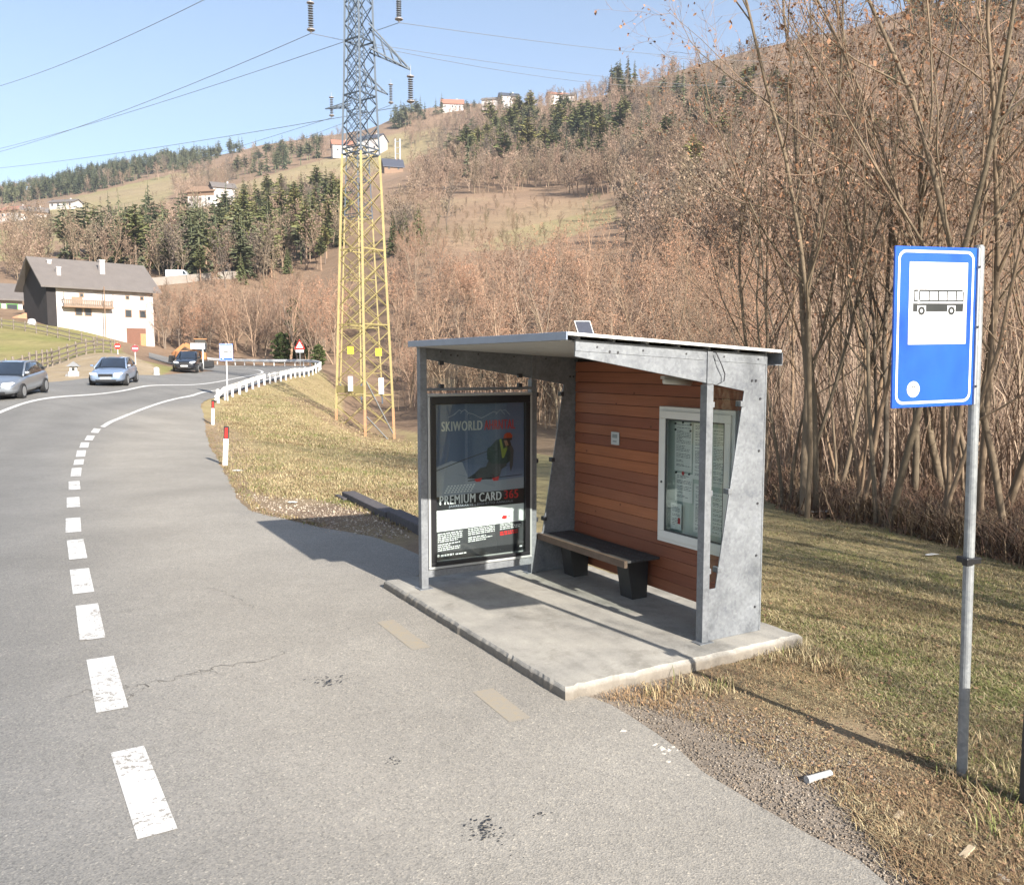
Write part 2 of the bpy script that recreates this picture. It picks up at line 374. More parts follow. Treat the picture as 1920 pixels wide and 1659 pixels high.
# further dash behind the viewer, then the solid edge line into the bend
strip(mk_,[(-1.45,3.55),(-1.0,2.6),(-.75,2.1)],.2)
sol=[hx(*q) for q in [(192,802),(213,790),(240,779),(268,768),(300,757),(350,745),(398,734)]]+[np.array(pxy(*q)) for q in [(450,722,56),(505,707,66),(550,696.5,77),(572,691.5,86),(566,689,92),(525,687.8,97)]]
strip(mk_,path(sol,90),np.linspace(.16,.2,90))
cen=[(-5.0,2.0),(-7.6,6.3),(-11,12.5),(-15.0,21),(-17.2,26)]+[np.array(pxy(*q)) for q in [(0,774,31),(109,750,36.5),(240,733,44),(333,723,52),(433,712,62),(482,704,71),(492,698,80),(480,694,87),(450,690.5,92),(400,689,96),(340,687.5,100)]]
strip(mk_,path(cen,140),.24)
mo=mk_.build('road_marking',M_paint); tag(mo,kind='structure')
my=MB()
M_yel=NT('worn yellow paint'); M_yel=M_yel.fin(M_yel.mix((.30,.265,.215),(.37,.285,.165),M_yel.ramp(M_yel.noise(22,6,.75),[(.48,(0,0,0)),(.85,(1,1,1))])),.85,spec=.2)
for q in [(905,1296,975,1352),(722,1166,790,1218)]:
    a,b=hx(*q[:2]),hx(*q[2:]); strip(my,[a+(b-a)*k/12 for k in range(13)],.17,dz=.0012)
tag(my.build('yellow_marking',M_yel),kind='structure')
# tar blots and cracks in the bay
M_tar=plain('tar',(.035,.037,.042),.5,var=.3,scale=30)
mt=MB(); r=np.random.default_rng(5)
def blot(px,py,s,n,drift=(0,0)):
    c=hx(px,py)
    for k in range(n):
        p=c+r.normal(0,1,2)*s*.55+np.array(drift)*r.uniform(0,1)
        L=s*r.uniform(.12,.42); wd=L*r.uniform(.3,.6); a0=r.normal(.9,.5); m=8
        vs=[]
        for j in range(m):
            t_=j*2*PI/m; q=r.uniform(.6,1.2)
            x=math.cos(t_)*L*.5*q; y=math.sin(t_)*wd*.5*q
            X_=p[0]+x*math.cos(a0)-y*math.sin(a0); Y_=p[1]+x*math.sin(a0)+y*math.cos(a0)
            vs.append((X_,Y_,float(rz(X_,Y_))+.003+.0004*(k%7)))
        mt.add(vs,[tuple(range(m))])
blot(893,1548,.085,60,(.09,-.09)); blot(925,1568,.05,12,(.05,-.05)); blot(945,1592,.04,8,(.1,-.1)); blot(1016,1530,.05,16); blot(740,1431,.05,26); blot(604,1278,.1,46,(.12,0)); blot(850,1345,.03,3); blot(325,1067,.08,6)
tag(mt.build('tar_marks',M_tar),kind='structure')
M_crk=plain('crack',(.12,.11,.097),.9)
mc=MB()
def crack(pts,w):
    q=[]; P_=[hx(*p) for p in pts]
    for a,b in zip(P_[:-1],P_[1:]):
        for k in range(14): q.append(a+(b-a)*k/14+r.normal(0,.016,2)+.03*np.array([math.sin(k*1.3+a[0]*9),math.cos(k*.9)]))
    strip(mc,q,np.array([w*.62*r.uniform(.2,1.5)*min(1,(i_+1)/8,(len(q)-i_)/8) for i_ in range(len(q))]),dz=.0025)
crack([(120,1310),(190,1290),(260,1290),(330,1272),(420,1250),(500,1240),(560,1215)],.011)
crack([(205,1330),(245,1310),(275,1285)],.008)
crack([(330,1272),(390,1262),(480,1268)],.006)
crack([(210,1150),(260,1145),(300,1125)],.006)
crack([(380,1100),(420,1112),(470,1140),(520,1150)],.008)
tag(mc.build('road_cracks',M_crk),kind='structure')
# ------------------------------------------------------------------ bus shelter
AL,OX,OY=.518,.396,6.503
def S(q,p,z=0): return np.array([OX+math.cos(AL)*q-math.sin(AL)*p, OY+math.sin(AL)*q+math.cos(AL)*p, z])
L=2.88; ZS=.10
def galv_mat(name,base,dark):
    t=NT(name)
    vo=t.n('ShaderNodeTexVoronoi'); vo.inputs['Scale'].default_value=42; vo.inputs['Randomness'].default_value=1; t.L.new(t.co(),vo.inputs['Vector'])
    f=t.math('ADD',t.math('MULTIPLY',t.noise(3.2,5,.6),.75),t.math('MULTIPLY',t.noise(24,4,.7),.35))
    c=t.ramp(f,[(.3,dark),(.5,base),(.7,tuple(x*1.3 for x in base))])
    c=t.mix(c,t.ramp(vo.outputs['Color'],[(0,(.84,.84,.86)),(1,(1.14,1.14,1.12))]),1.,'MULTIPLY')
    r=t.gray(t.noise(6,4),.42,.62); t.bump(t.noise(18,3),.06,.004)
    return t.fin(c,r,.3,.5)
M_galv=galv_mat('galvanised steel',(.185,.195,.207),(.095,.105,.125))  # coarse dark blotches imitate dappled tree shade besides the zinc's own mottle
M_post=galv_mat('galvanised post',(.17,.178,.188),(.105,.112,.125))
M_bolt=plain('bolt steel',(.06,.06,.065),.5,.5)
M_clip=plain('glass clip',(.03,.03,.035),.45)
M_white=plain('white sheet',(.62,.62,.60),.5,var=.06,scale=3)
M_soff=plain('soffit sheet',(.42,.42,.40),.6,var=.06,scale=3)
M_trim=plain('blue grey trim',(.27,.31,.38),.4,.3,var=.08)
def glass_mat(name,tint=(.93,.96,.95)):
    t=NT(name); tr=t.n('ShaderNodeBsdfTransparent'); tr.inputs[0].default_value=(*tint,1)
    gl=t.n('ShaderNodeBsdfGlossy'); gl.inputs['Roughness'].default_value=.02; lw=t.n('ShaderNodeLayerWeight'); fr_=t.math('MULTIPLY_ADD',t.math('POWER',lw.outputs['Facing'],4.),.6,.045)
    mx=t.n('ShaderNodeMixShader'); t.L.new(fr_,mx.inputs[0]); t.L.new(tr.outputs[0],mx.inputs[1]); t.L.new(gl.outputs[0],mx.inputs[2])
    t.L.new(mx.outputs[0],t.out.inputs[0]); return t.m
M_glass=glass_mat('clear glass')
# concrete platform with a broken front edge
t=NT('concrete'); f=t.noise(1.7,7,.7); c=t.ramp(f,[(.25,(.20,.187,.165)),(.46,(.32,.30,.265)),(.75,(.43,.40,.345))])
c=t.mix(c,t.gray(t.noise(60,4,.7),.75,1.25),1.,'MULTIPLY'); c=t.mix(c,(.16,.145,.12),t.math('MULTIPLY',t.ramp(t.noise(2.3,6,.75,dist=.4),[(.52,(0,0,0)),(.66,(1,1,1))]),.45)); c=t.mix(c,t.gray(t.noise(7,4,.6,stretch=(1,.25,1)),.82,1.15),1.,'MULTIPLY')
sx=t.n('ShaderNodeSeparateXYZ'); t.L.new(t.co(),sx.inputs[0]); c=t.mix(c,t.mix((.10,.085,.07),(.27,.235,.19),t.noise(9,4,.7)),t.ramp(sx.outputs['Z'],[(.0,(1,1,1)),(.06,(.85,.85,.85)),(.095,(0,0,0))]))
t.bump(t.noise(90,4,.7),.5,.006); M_conc=t.fin(c,.9,spec=.2)
slab=MB(); r=np.random.default_rng(3)
q0,q1,p0,p1=-.17,2.22,-.30,3.40
edge=[]
def side(a,b,n,amp):
    a=np.array(a);b=np.array(b); d=(b-a)/np.linalg.norm(b-a); nn=np.array([d[1],-d[0]])
    return [a+(b-a)*k/n+nn*(r.normal(0,amp) if 0<k else 0) for k in range(n)]
edge+=side((q0,p0),(q1+.15,p0+.02),40,.008); edge+=side((q1+.15,p0+.02),(q1,p1),30,.012); edge+=side((q1,p1),(q0,p1),30,.01); edge+=side((q0,p1),(q0,p0),90,.0035)
edge=np.array(edge); ne=len(edge); ctr=np.array([(q0+q1)/2,(p0+p1)/2])
drop=np.abs(r.normal(0,.0035,ne)); ins=edge+(ctr-edge)*.018
vs=[(x,y,-.06) for x,y in edge+(ctr-edge)*-.004]+[(x,y,ZS-.022-d) for (x,y),d in zip(edge,drop)]+[(x,y,ZS) for x,y in ins]
fs=[(i,(i+1)%ne,ne+(i+1)%ne,ne+i) for i in range(ne)]+[(ne+i,ne+(i+1)%ne,2*ne+(i+1)%ne,2*ne+i) for i in range(ne)]+[tuple(2*ne+i for i in range(ne))]
slab.add(vs,fs)
so_=slab.build('platform',M_conc); so_.location=(OX,OY,0); so_.rotation_euler=(0,0,AL); tag(so_,kind='structure')

sh=empty('bus_shelter',(OX,OY,0),AL,'open galvanised steel bus shelter with a reddish board back wall and lean-to roof','bus shelter')
zt=lambda q: 2.69-.052*(q-.1)             # underside line of the roof
for p,sg in ((0,-1),(L,1)):
    poly=[(1.49,ZS),(2.12,ZS),(2.12,zt(2.12)),(.1,zt(.1)),(.1,zt(.1)-.13),(1.49,2.335),(1.87,2.27),(1.585,.56),(1.49,.56)]
    m=MB(); th=.014; a=p if sg<0 else p-th
    m.prism([(q,a,z) for q,z in poly],(0,th,0))
    # folded lip on the rear edge
    m.box(2.123,2.14,a-.0 ,a+.10 if sg<0 else a+.014,ZS,zt(2.13)-.005)
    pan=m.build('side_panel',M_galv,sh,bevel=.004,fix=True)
    b=MB(); fc=a-.004 if sg<0 else a-.004
    bolts=[(2.06,.33),(2.06,.80),(2.06,1.27),(2.06,1.74),(2.06,2.2),(2.0,2.36),(1.955,2.36),(.42,2.60),(.5,2.595)]
    for q,z in bolts:
        b=MB(); b.tube([(q,a-.008,z),(q,a+(th+.008 if sg>0 else .004),z)],.011,8); b.build('bolt',M_bolt,pan)
    for q in (.3,.75,1.2,1.62,2.02): b=MB(); b.tube([(q,a-.008,zt(q)-.045),(q,a+.004,zt(q)-.045)],.009,8); b.build('bolt',M_bolt,pan)
    # angle strip along the top of the beam
    m=MB()
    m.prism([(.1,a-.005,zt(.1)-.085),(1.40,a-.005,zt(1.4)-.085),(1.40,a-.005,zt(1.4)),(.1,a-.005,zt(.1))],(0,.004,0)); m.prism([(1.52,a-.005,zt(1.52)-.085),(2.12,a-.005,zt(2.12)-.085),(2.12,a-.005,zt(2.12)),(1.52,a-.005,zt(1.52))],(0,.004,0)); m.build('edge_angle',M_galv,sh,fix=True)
    m=MB()
    m.box(1.415,1.487,a-.03,a+.055,ZS,2.33); m.box(1.43,1.487,a-.014,a+.05,2.334,zt(1.45)-.01)
    m.box(1.37,1.53,a-.06 if sg<0 else a-.03,a+.06 if sg<0 else a+.09,ZS,ZS+.008)
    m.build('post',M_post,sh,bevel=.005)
    # glass in the V shaped opening
    m=MB(); ga_=a+.02
    m.prism([(1.492,ga_,.62),(1.605,ga_,.62),(1.86,ga_,2.26),(1.492,ga_,2.32)],(0,.008,0)); m.build('glass_pane',M_glass,sh)
    m=MB()
    for q,z in ((1.50,2.16),(1.845,2.16),(1.50,1.40),(1.725,1.40),(1.50,.72),(1.62,.72)): m=MB(); m.box(q-.022,q+.022,a-.01,a+.058,z-.024,z+.024); m.build('glass_clip',M_clip if sg>0 else M_post,sh,bevel=.004)
# roof: sheet, trim, soffit, rear gutter
m=MB(); ra,rb=-.075,L+.075
m.prism([(-.02,ra,zt(-.02)+.028),(2.22,ra,zt(2.22)+.028),(2.22,ra,zt(2.22)+.044),(-.02,ra,zt(-.02)+.044)],(0,rb-ra,0))
roof=m.build('roof',M_white,sh,bevel=.003,fix=True)
m=MB(); 
for k in range(7):
    q=.12+k*.33
    m=MB(); m.box(q-.012,q+.012,ra+.055,rb-.055,zt(q)+.004,zt(q)+.026); m.build('purlin',M_post,roof)
m=MB(); m.box(-.034,-.021,ra-.004,rb+.004,zt(0)-.012,zt(0)+.05); m.build('front_trim',M_trim,roof,bevel=.003)
m=MB()
for y0 in (ra-.006,rb):
    m=MB(); m.prism([(-.02,y0,zt(-.02)+.024),(2.22,y0,zt(2.22)+.024),(2.22,y0,zt(2.22)+.048),(-.02,y0,zt(-.02)+.048)],(0,.005,0)); m.build('side_trim',M_white,roof,fix=True)

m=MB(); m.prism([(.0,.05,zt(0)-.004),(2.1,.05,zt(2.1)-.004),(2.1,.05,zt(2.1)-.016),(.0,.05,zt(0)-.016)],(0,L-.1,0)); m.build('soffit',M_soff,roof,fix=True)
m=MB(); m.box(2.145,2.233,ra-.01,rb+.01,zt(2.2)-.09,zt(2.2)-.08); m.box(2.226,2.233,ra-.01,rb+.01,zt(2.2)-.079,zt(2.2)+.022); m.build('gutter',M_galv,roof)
# back wall of lapped boards
t=NT('stained boards')
sx=t.n('ShaderNodeSeparateXYZ'); t.L.new(t.co(),sx.inputs[0])
BH=.1165
row=t.math('FLOOR',t.math('DIVIDE',t.math('SUBTRACT',sx.outputs['Z'],.2),BH))
wn=t.n('ShaderNodeTexWhiteNoise',noise_dimensions='1D'); t.L.new(t.math('ADD',row,37.3),wn.inputs['W'])
c=t.ramp(wn.outputs['Value'],[(0,(.23,.078,.042)),(.25,(.26,.094,.049)),(.5,(.295,.11,.057)),(.75,(.32,.118,.056)),(1,(.38,.138,.06))])
cmb=t.n('ShaderNodeCombineXYZ'); t.L.new(t.math('MULTIPLY',sx.outputs['Y'],1.2),cmb.inputs[0]); t.L.new(t.math('MULTIPLY',sx.outputs['Z'],34),cmb.inputs[1]); t.L.new(t.math('MULTIPLY',row,3.7),cmb.inputs[2])
gr=t.noise(1.6,6,.7,vec=cmb.outputs[0],dist=.6)
c=t.mix(c,t.gray(gr,.62,1.4),1.,'MULTIPLY'); c=t.mix(c,t.gray(t.noise(1.3,4,.6),.78,1.2),1.,'MULTIPLY')
kn=t.n('ShaderNodeTexVoronoi'); kn.inputs['Scale'].default_value=5; t.L.new(t.co(),kn.inputs['Vector'])
c=t.mix(c,(.09,.03,.015),t.ramp(kn.outputs['Distance'],[(0,(1,1,1)),(.05,(.8,.8,.8)),(.09,(0,0,0))]))
t.bump(gr,.25,.004); M_board=t.fin(c,.5,spec=.35)
m=MB()
for k in range(21):
    z0=.2+k*BH; z1=min(z0+BH,zt(2.05)-.03)
    if z1-z0<.03: continue
    m.prism([(2.004,.05,z0+.006),(2.036,.05,z0+.006),(2.036,.05,z1-.001),(2.014,.05,z1-.001)],(0,L-.1,0))
m.build('back_wall',M_board,sh,fix=True)
m=MB(); m.box(2.038,2.10,.048,L-.048,.205,zt(2.1)-.02)  # added near-black sheet: stops sun between boards and paints the gap shade
m.build('gap_shade_sheet',plain('dark gap shade',(.03,.025,.022),.9),sh)
# front post and rail that carry the advertising case
m=MB(); m.box(.035,.115,L-.07,L+.01,ZS,zt(.08)-.002); m.box(.0,.16,L-.11,L+.05,ZS,ZS+.008); m.build('front_post',M_post,sh,bevel=.005)
m=MB(); m.box(.118,1.412,L-.045,L-.005,2.222,2.252); m.build('rail',M_post,sh,bevel=.003); m=MB(); m.box(.118,1.412,L-.05,L+.0,.215,.29); m.build('rail',M_post,sh,bevel=.003)
m=MB(); m.prism([(.122,L-.03,2.256),(1.41,L-.03,2.256),(1.41,L-.03,2.345),(.122,L-.03,2.55)],(0,.008,0)); m.build('glass_pane',M_glass,sh)
m=MB()
for q,z in ((.3,2.27),(1.27,2.27),(.3,2.515),(1.27,2.375)): m=MB(); m.box(q-.025,q+.025,L-.05,L-.0,z-.022,z+.022); m.build('glass_clip',M_clip,sh,bevel=.004)

# ---- advertising case
ad=empty('advertising_case',tuple(S(.765,L-.03,.30)),AL,'black framed advertising poster case between the two posts at the left end of the shelter','advertising case')
# local: x = along q, z up, faces -y ; width 1.29, height 1.89
M_blk=plain('black frame',(.012,.012,.014),.35,var=.2); M_alu=plain('pale aluminium',(.42,.43,.42),.4,.4,var=.06)
W2,H2=.645,1.89
m=MB(); m.box(-W2,W2,-.045,.04,0,.03); m.box(-W2,W2,-.045,.04,H2-.03,H2); m.box(-W2,-W2+.03,-.045,.04,.031,H2-.031); m.box(W2-.03,W2,-.045,.04,.031,H2-.031); m.box(-W2+.031,W2-.031,0,.035,.031,H2-.031)
m.build('case_frame',M_alu,ad,bevel=.006)
m=MB(); b=.062; i0=W2-.03
m.box(-i0,i0,-.052,-.004,.03,.03+b-.02); m.box(-i0,i0,-.052,-.004,H2-.03-b-.02,H2-.03); m.box(-i0,-i0+b,-.052,-.004,.03+b-.019,H2-.03-b-.021); m.box(i0-b,i0,-.052,-.004,.03+b-.019,H2-.03-b-.021)
m.build('black_border',M_blk,ad,bevel=.004)
# poster artwork: flat coloured shapes on one sheet
px0,px1=-i0+b-.003,i0-b+.003; pz0,pz1=.085,H2-.115; PW=px1-px0; PH=pz1-pz0
def col_mat(name,c,r=.35): return plain(name,c,r,var=.03)
t=NT('poster sky'); sx=t.n('ShaderNodeSeparateXYZ'); t.L.new(t.co(),sx.inputs[0])
f=t.math('ADD',t.math('MULTIPLY',sx.outputs['Z'],.8),t.math('MULTIPLY',t.noise(2.5,3,.5),.25))
c=t.ramp(f,[(.62,(.42,.44,.50)),(.80,(.20,.24,.34)),(1.1,(.11,.14,.23)),(1.0,(.10,.13,.21))]); M_psky=t.fin(c,.3)
M_pw=col_mat('poster white',(.75,.75,.75)); M_pk=col_mat('poster black',(.02,.02,.023)); M_pr=col_mat('poster red',(.55,.03,.03)); M_pg=col_mat('poster charcoal',(.055,.055,.06)); M_pgr=col_mat('poster dark green',(.022,.042,.04)); M_py=col_mat('poster lime',(.24,.29,.05)); M_ps=col_mat('poster snow',(.30,.32,.37)); M_pskin=col_mat('poster skin',(.35,.18,.11)); M_por=col_mat('poster orange',(.38,.05,.02))
def U0(x,y): return (px0+x*PW, pz0+y*PH)          # 0..1 over the poster, y up
def U(x,y): return U0(x,float(np.interp(y,[0,.2,.235,.395,.505,.585,.66,.8,.842,.913,.972,1],[0,.185,.205,.322,.425,.50,.585,.765,.803,.905,.962,1])))
lay=[0]
def shape(mb,pts,mi=0,k=1):
    m_=[U(*p) for p in pts]; y=-.004-.0006*k; mb.add([(x,y,z) for x,z in m_],[tuple(range(len(m_)))],mi)
m=MB(); m.box(px0,px1,-.0035,-.001,pz0,pz1)
pst=m.build('poster',M_psky,ad)
art=MB()
mats=[M_pw,M_pk,M_pr,M_pg,M_pgr,M_py,M_ps,M_pskin,M_por]
# zones
shape(art,[(0,0),(1,0),(1,.055),(0,.055)],1,1)
shape(art,[(0,.055),(1,.055),(1,.235),(0,.20)],3,1)
shape(art,[(0,.20),(1,.235),(1,.40),(0,.40)],0,1)
shape(art,[(0,.395),(1,.395),(1,.505),(0,.49)],1,2)
shape(art,[(0,.49),(1,.505),(1,.585),(.7,.575),(.4,.60),(.2,.635),(0,.66)],6,1)
shape(art,[(0,.66),(.2,.635),(.36,.61),(.3,.69),(.18,.70),(0,.67)],6,2)
# groomed snow dots
for k in range(9):
    for j in range(4): shape(art,[(.10+.035*k+.012*j,.512+.014*j),(.12+.035*k+.012*j,.512+.014*j),(.125+.035*k+.012*j,.519+.014*j),(.105+.035*k+.012*j,.519+.014*j)],0,3)
# mountain line
def line(pts,w,mi,k):
    for (x0,y0),(x1,y1) in zip(pts[:-1],pts[1:]):
        d=math.hypot((x1-x0)*PW,(y1-y0)*PH); nx,ny=-(y1-y0)*PH/d,(x1-x0)*PW/d
        o=(nx*w/PW,ny*w/PH); shape(art,[(x0+o[0],y0+o[1]),(x0-o[0],y0-o[1]),(x1-o[0],y1-o[1]),(x1+o[0],y1+o[1])],mi,k)
for seg in ([(.15,.925),(.20,.938),(.24,.957),(.27,.972),(.295,.962),(.33,.972),(.37,.95),(.42,.942),(.47,.925),(.51,.913),(.56,.926),(.62,.946),(.655,.955),(.69,.945),(.725,.966),(.745,.958),(.78,.965),(.81,.945),(.835,.93)],[(.24,.957),(.215,.94)],[(.30,.962),(.28,.948)],[(.37,.95),(.355,.938)],[(.69,.945),(.675,.935)],[(.74,.958),(.755,.943),(.765,.945),(.775,.93)]): line(seg,.0035,6,3)
# skier crouched into a turn
shape(art,[(.35,.60),(.43,.625),(.50,.655),(.56,.66),(.60,.70),(.70,.71),(.78,.69),(.80,.66),(.74,.64),(.72,.60),(.62,.585),(.50,.59)],3,3)       # legs
shape(art,[(.57,.70),(.60,.755),(.68,.795),(.74,.80),(.82,.785),(.87,.75),(.86,.69),(.80,.67),(.70,.67),(.62,.68)],4,4)       # jacket
shape(art,[(.58,.755),(.57,.72),(.62,.695),(.68,.72),(.66,.75),(.63,.765)],4,5); shape(art,[(.83,.77),(.88,.74),(.87,.66),(.845,.62),(.83,.66),(.84,.71)],3,5)
shape(art,[(.715,.795),(.735,.80),(.76,.745),(.81,.765),(.80,.74),(.765,.70),(.745,.70)],5,6)
shape(art,[(.75,.80),(.83,.80),(.85,.765),(.80,.75),(.77,.755)],1,6); shape(art,[(.765,.79),(.80,.79),(.82,.765),(.785,.76)],7,7)
shape(art,[(.76,.80),(.77,.83),(.80,.842),(.84,.84),(.865,.82),(.86,.803)],8,7); shape(art,[(.775,.803),(.86,.803),(.855,.79),(.79,.79)],1,8)
line([(.02,.655),(.30,.70),(.62,.745)],.004,3,5)
shape(art,[(.43,.592),(.52,.598),(.50,.575),(.45,.575)],2,5); shape(art,[(.63,.59),(.71,.60),(.70,.572),(.645,.572)],2,5)
shape(art,[(.36,.588),(.98,.602),(.98,.598),(.36,.582)],1,4)
# small print: words as short bars
rr=np.random.default_rng(8)
def words(x0,x1,y,n,mi,h=.006,dy=.0135,slope=.035):
    for k in range(n):
        x=x0; yk=y-k*dy
        end=x1 if rr.random()<.65 else x0+(x1-x0)*rr.uniform(.45,.85)
        while x<end:
            wv=rr.uniform(.012,.05); xe=min(x+wv,end)
            shape(art,[(x,yk+slope*x),(xe,yk+slope*xe),(xe,yk+h+slope*xe),(x,yk+h+slope*x)],mi,3); x=xe+.008
words(.03,.30,.178,5,0); words(.03,.27,.104,4,0)
words(.36,.66,.182,4,0); words(.36,.63,.12,3,0)
words(.72,.96,.185,4,0); words(.72,.93,.118,2,2,.011,.016)
# little marks on the white band
cx,cz=.38,.272
for k in range(14):
    a0=k*.42; line([(cx+.028*math.cos(a0),cz+.02*math.sin(a0)),(cx+.028*math.cos(a0+.3),cz+.02*math.sin(a0+.3))],.003,2,3)
line([(.36,.262),(.385,.268),(.40,.285)],.003,2,3)
for x in (.52,.53,.62,.64): shape(art,[(x,.278),(x+.014,.279),(x+.014,.284),(x,.283)],3,3)
shape(art,[(.74,.27),(.77,.262),(.80,.268),(.80,.295),(.76,.30),(.745,.288)],2,3); shape(art,[(.81,.28),(.84,.281),(.84,.289),(.81,.288)],3,3)
# footer
a_=[(.035+.013*math.cos(k*PI/6),.032+.010*math.sin(k*PI/6)) for k in range(12)]; shape(art,a_,0,3)
words(.06,.20,.022,1,0,.014,.0135,.02); words(.22,.40,.022,1,0,.009,.01,.02); words(.95,.995,.028,1,0,.010,.01,.0)
art.build('artwork',mats,pst)
def text(name,body,x,y,h,w,mat,parent,bold=.012,k=4,shear=0):
    """lettering as a flat mesh, x,y in poster units; h letter height, w total width (metres)"""
    cu=bpy.data.curves.new(name,'FONT'); cu.body=body; cu.space_character=1.12; cu.fill_mode='FRONT'; cu.resolution_u=3
    tmp=bpy.data.objects.new('tmp',cu); C.objects.link(tmp); bpy.context.view_layer.update()
    dg=bpy.context.evaluated_depsgraph_get(); me=bpy.data.meshes.new_from_object(tmp.evaluated_get(dg)); bpy.data.objects.remove(tmp)
    co=np.array([v.co[:] for v in me.vertices]); mn=co.min(0); mxx=co.max(0); sc_=w/(mxx[0]-mn[0]); sh_=h/(mxx[1]-mn[1])
    nv=len(me.vertices); fs=[tuple(p.vertices) for p in me.polygons]; vs=[]; f2=[]
    for j in range(3):
        for v in me.vertices: vs.append(((v.co.x-mn[0])*sc_+(j-1)*bold*h,-.0001*j,(v.co.y-mn[1])*sh_))
        f2+=[tuple(i+j*nv for i in f) for f in fs]
    bpy.data.meshes.remove(me); me=bpy.data.meshes.new(name); me.from_pydata(vs,[],f2)
    me.materials.clear(); me.materials.append(mat); me.name=name
    for p in me.polygons: p.material_index=0
    o=bpy.data.objects.new(name,me); C.objects.link(o); o.parent=parent
    X_,Z_=U0(x,y); o.location=(X_,-.004-.0006*k,Z_); return o
M_tgrey=col_mat('lettering grey',(.46,.46,.43)); M_tred=col_mat('lettering red',(.40,.035,.04))
tt_=[text('lettering','SKIWORLD',.08,.828,.105,.44*PW,M_tgrey,pst,.035),
text('lettering','AHRNTAL',.545,.828,.105,.35*PW,M_tred,pst,.035),
text('lettering','PREMIUM CARD',.055,.358,.098,.68*PW,M_pw,pst,.035),
text('lettering','365',.77,.362,.098,.16*PW,M_pr,pst,.035),
text('lettering','JAHRESKARTE | BIGLIETTO ANNUALE',.15,.332,.032,.72*PW,M_ps,pst,.012)]
m=MB(); m.box(-i0+b,i0-b,-.03,-.026,.03+b-.018,H2-.03-b-.022); m.build('glass_pane',M_glass,ad)

# ---- bench
M_slat=plain('dark slats',(.05,.048,.047),.75,var=.25,scale=8); M_rail=plain('brown rail',(.12,.082,.058),.7,var=.3,scale=10)
be=empty('bench',tuple(S(1.73,2.0,ZS)),AL,'dark slatted bench with a brown front plank under the board wall','bench')
m=MB()
for k in range(4): q=-.185+k*.105; m.box(q,q+.095,-.80,.82,.435,.46)
m.build('seat',M_slat,be,bevel=.004)
m=MB(); m.box(-.235,-.195,-.815,.835,.395,.468); m.build('front_rail',M_rail,be,bevel=.004)
M_leg=plain('bench support',(.028,.028,.028),.6,var=.3)
for y in (-.62,.45):
    m=MB(); m.prism([(.02,y,0),(.21,y,0),(.225,y,.43),(-.06,y,.43),(-.04,y,.36)],(0,.2,0)); m.build('support',M_leg,be,fix=True,bevel=.004)

# ---- timetable case on the back wall
dc=empty('timetable_case',tuple(S(2.0,.66,.744)),AL,'white framed glazed timetable case on the reddish board wall behind the right post','display case')
M_wf=plain('white frame',(.66,.66,.62),.45,var=.05); M_back=plain('pale backing',(.38,.45,.40),.6,var=.05); M_dark=plain('dark edge',(.05,.055,.055),.5)
cw,chh=.525,1.345
def frame(mb,x0,x1,z0,z1,w,y0,y1):
    mb.box(y0,y1,x0,x1,z0,z0+w); mb.box(y0,y1,x0,x1,z1-w,z1); mb.box(y0,y1,x0,x0+w,z0+w+.001,z1-w-.001); mb.box(y0,y1,x1-w,x1,z0+w+.001,z1-w-.001)
m=MB(); frame(m,-cw,cw,0,chh,.045,-.095,0); m.box(-.006,-.001,-cw+.04,cw-.04,.04,chh-.04); m.build('case_frame',M_wf,dc,bevel=.005)
m=MB(); frame(m,-cw+.04,cw-.04,.04,chh-.04,.075,-.115,-.097); dr=m.build('case_door',M_wf,dc,bevel=.004)
m=MB(); m.tube([(-.112,cw-.075,.6),(-.122,cw-.075,.6)],.012,8); m.build('lock',M_dark,dr)
m=MB(); frame(m,-cw+.116,cw-.116,.116,chh-.116,.014,-.108,-.10); m.build('seal',M_dark,dr)
m=MB(); m.box(-.104,-.101,-cw+.12,cw-.12,.12,chh-.12); m.build('glass_pane',M_glass,dr)
m=MB(); m.box(-.012,-.008,-cw+.05,cw-.05,.05,chh-.05); m.build('backing',M_back,dc)
M_pap=plain('paper',(.62,.64,.61),.7,var=.04,scale=4); M_ink=plain('ink',(.16,.17,.18),.8); M_inr=plain('red ink',(.42,.05,.05),.8); M_dot=plain('dark magnet',(.03,.03,.035),.5)
m=MB(); ik=MB(); rr=np.random.default_rng(4)
def sheet(y0,y1,z0,z1,x=-.02,n=14):
    m.box(x,x+.0015,y0,y1,z0,z1)
    zz=z1-.03
    while zz>z0+.02:
        yy=y1-.025; end=y0+.02+rr.uniform(0,.5)*(y1-y0)*(rr.random()<.5)
        while yy>end:
            w_=rr.uniform(.01,.045); ik.box(x-.001,x-.0004,max(yy-w_,end),yy,zz,zz+.006); yy-=w_+.008
        zz-=rr.choice([.013,.016,.03])
sheet(.12,.37,.72,1.2); sheet(.10,.355,.42,.70); sheet(-.12,.10,.66,1.2); sheet(-.13,.08,.15,.62); sheet(-.36,-.15,.62,1.17); sheet(-.37,-.16,.16,.57)
sheet(.22,.38,.14,.40,x=-.05)
pp=m.build('papers',M_pap,dc); ik.build('print',M_ink,pp)
m=MB(); m.box(-.053,-.0512,.235,.27,.20,.26); m.tube([(-.024,.24,.70),(-.022,.24,.70)],.02,12); m.build('red_marks',M_inr,pp)
m=MB()
for y,z in ((.36,1.18),(.25,1.195),(.14,1.18),(.36,1.12),(.14,1.12),(.34,.70),(.15,.70)): m.tube([(-.03,y,z),(-.0215,y,z)],.011,8)
m.build('magnets',M_dot,pp)

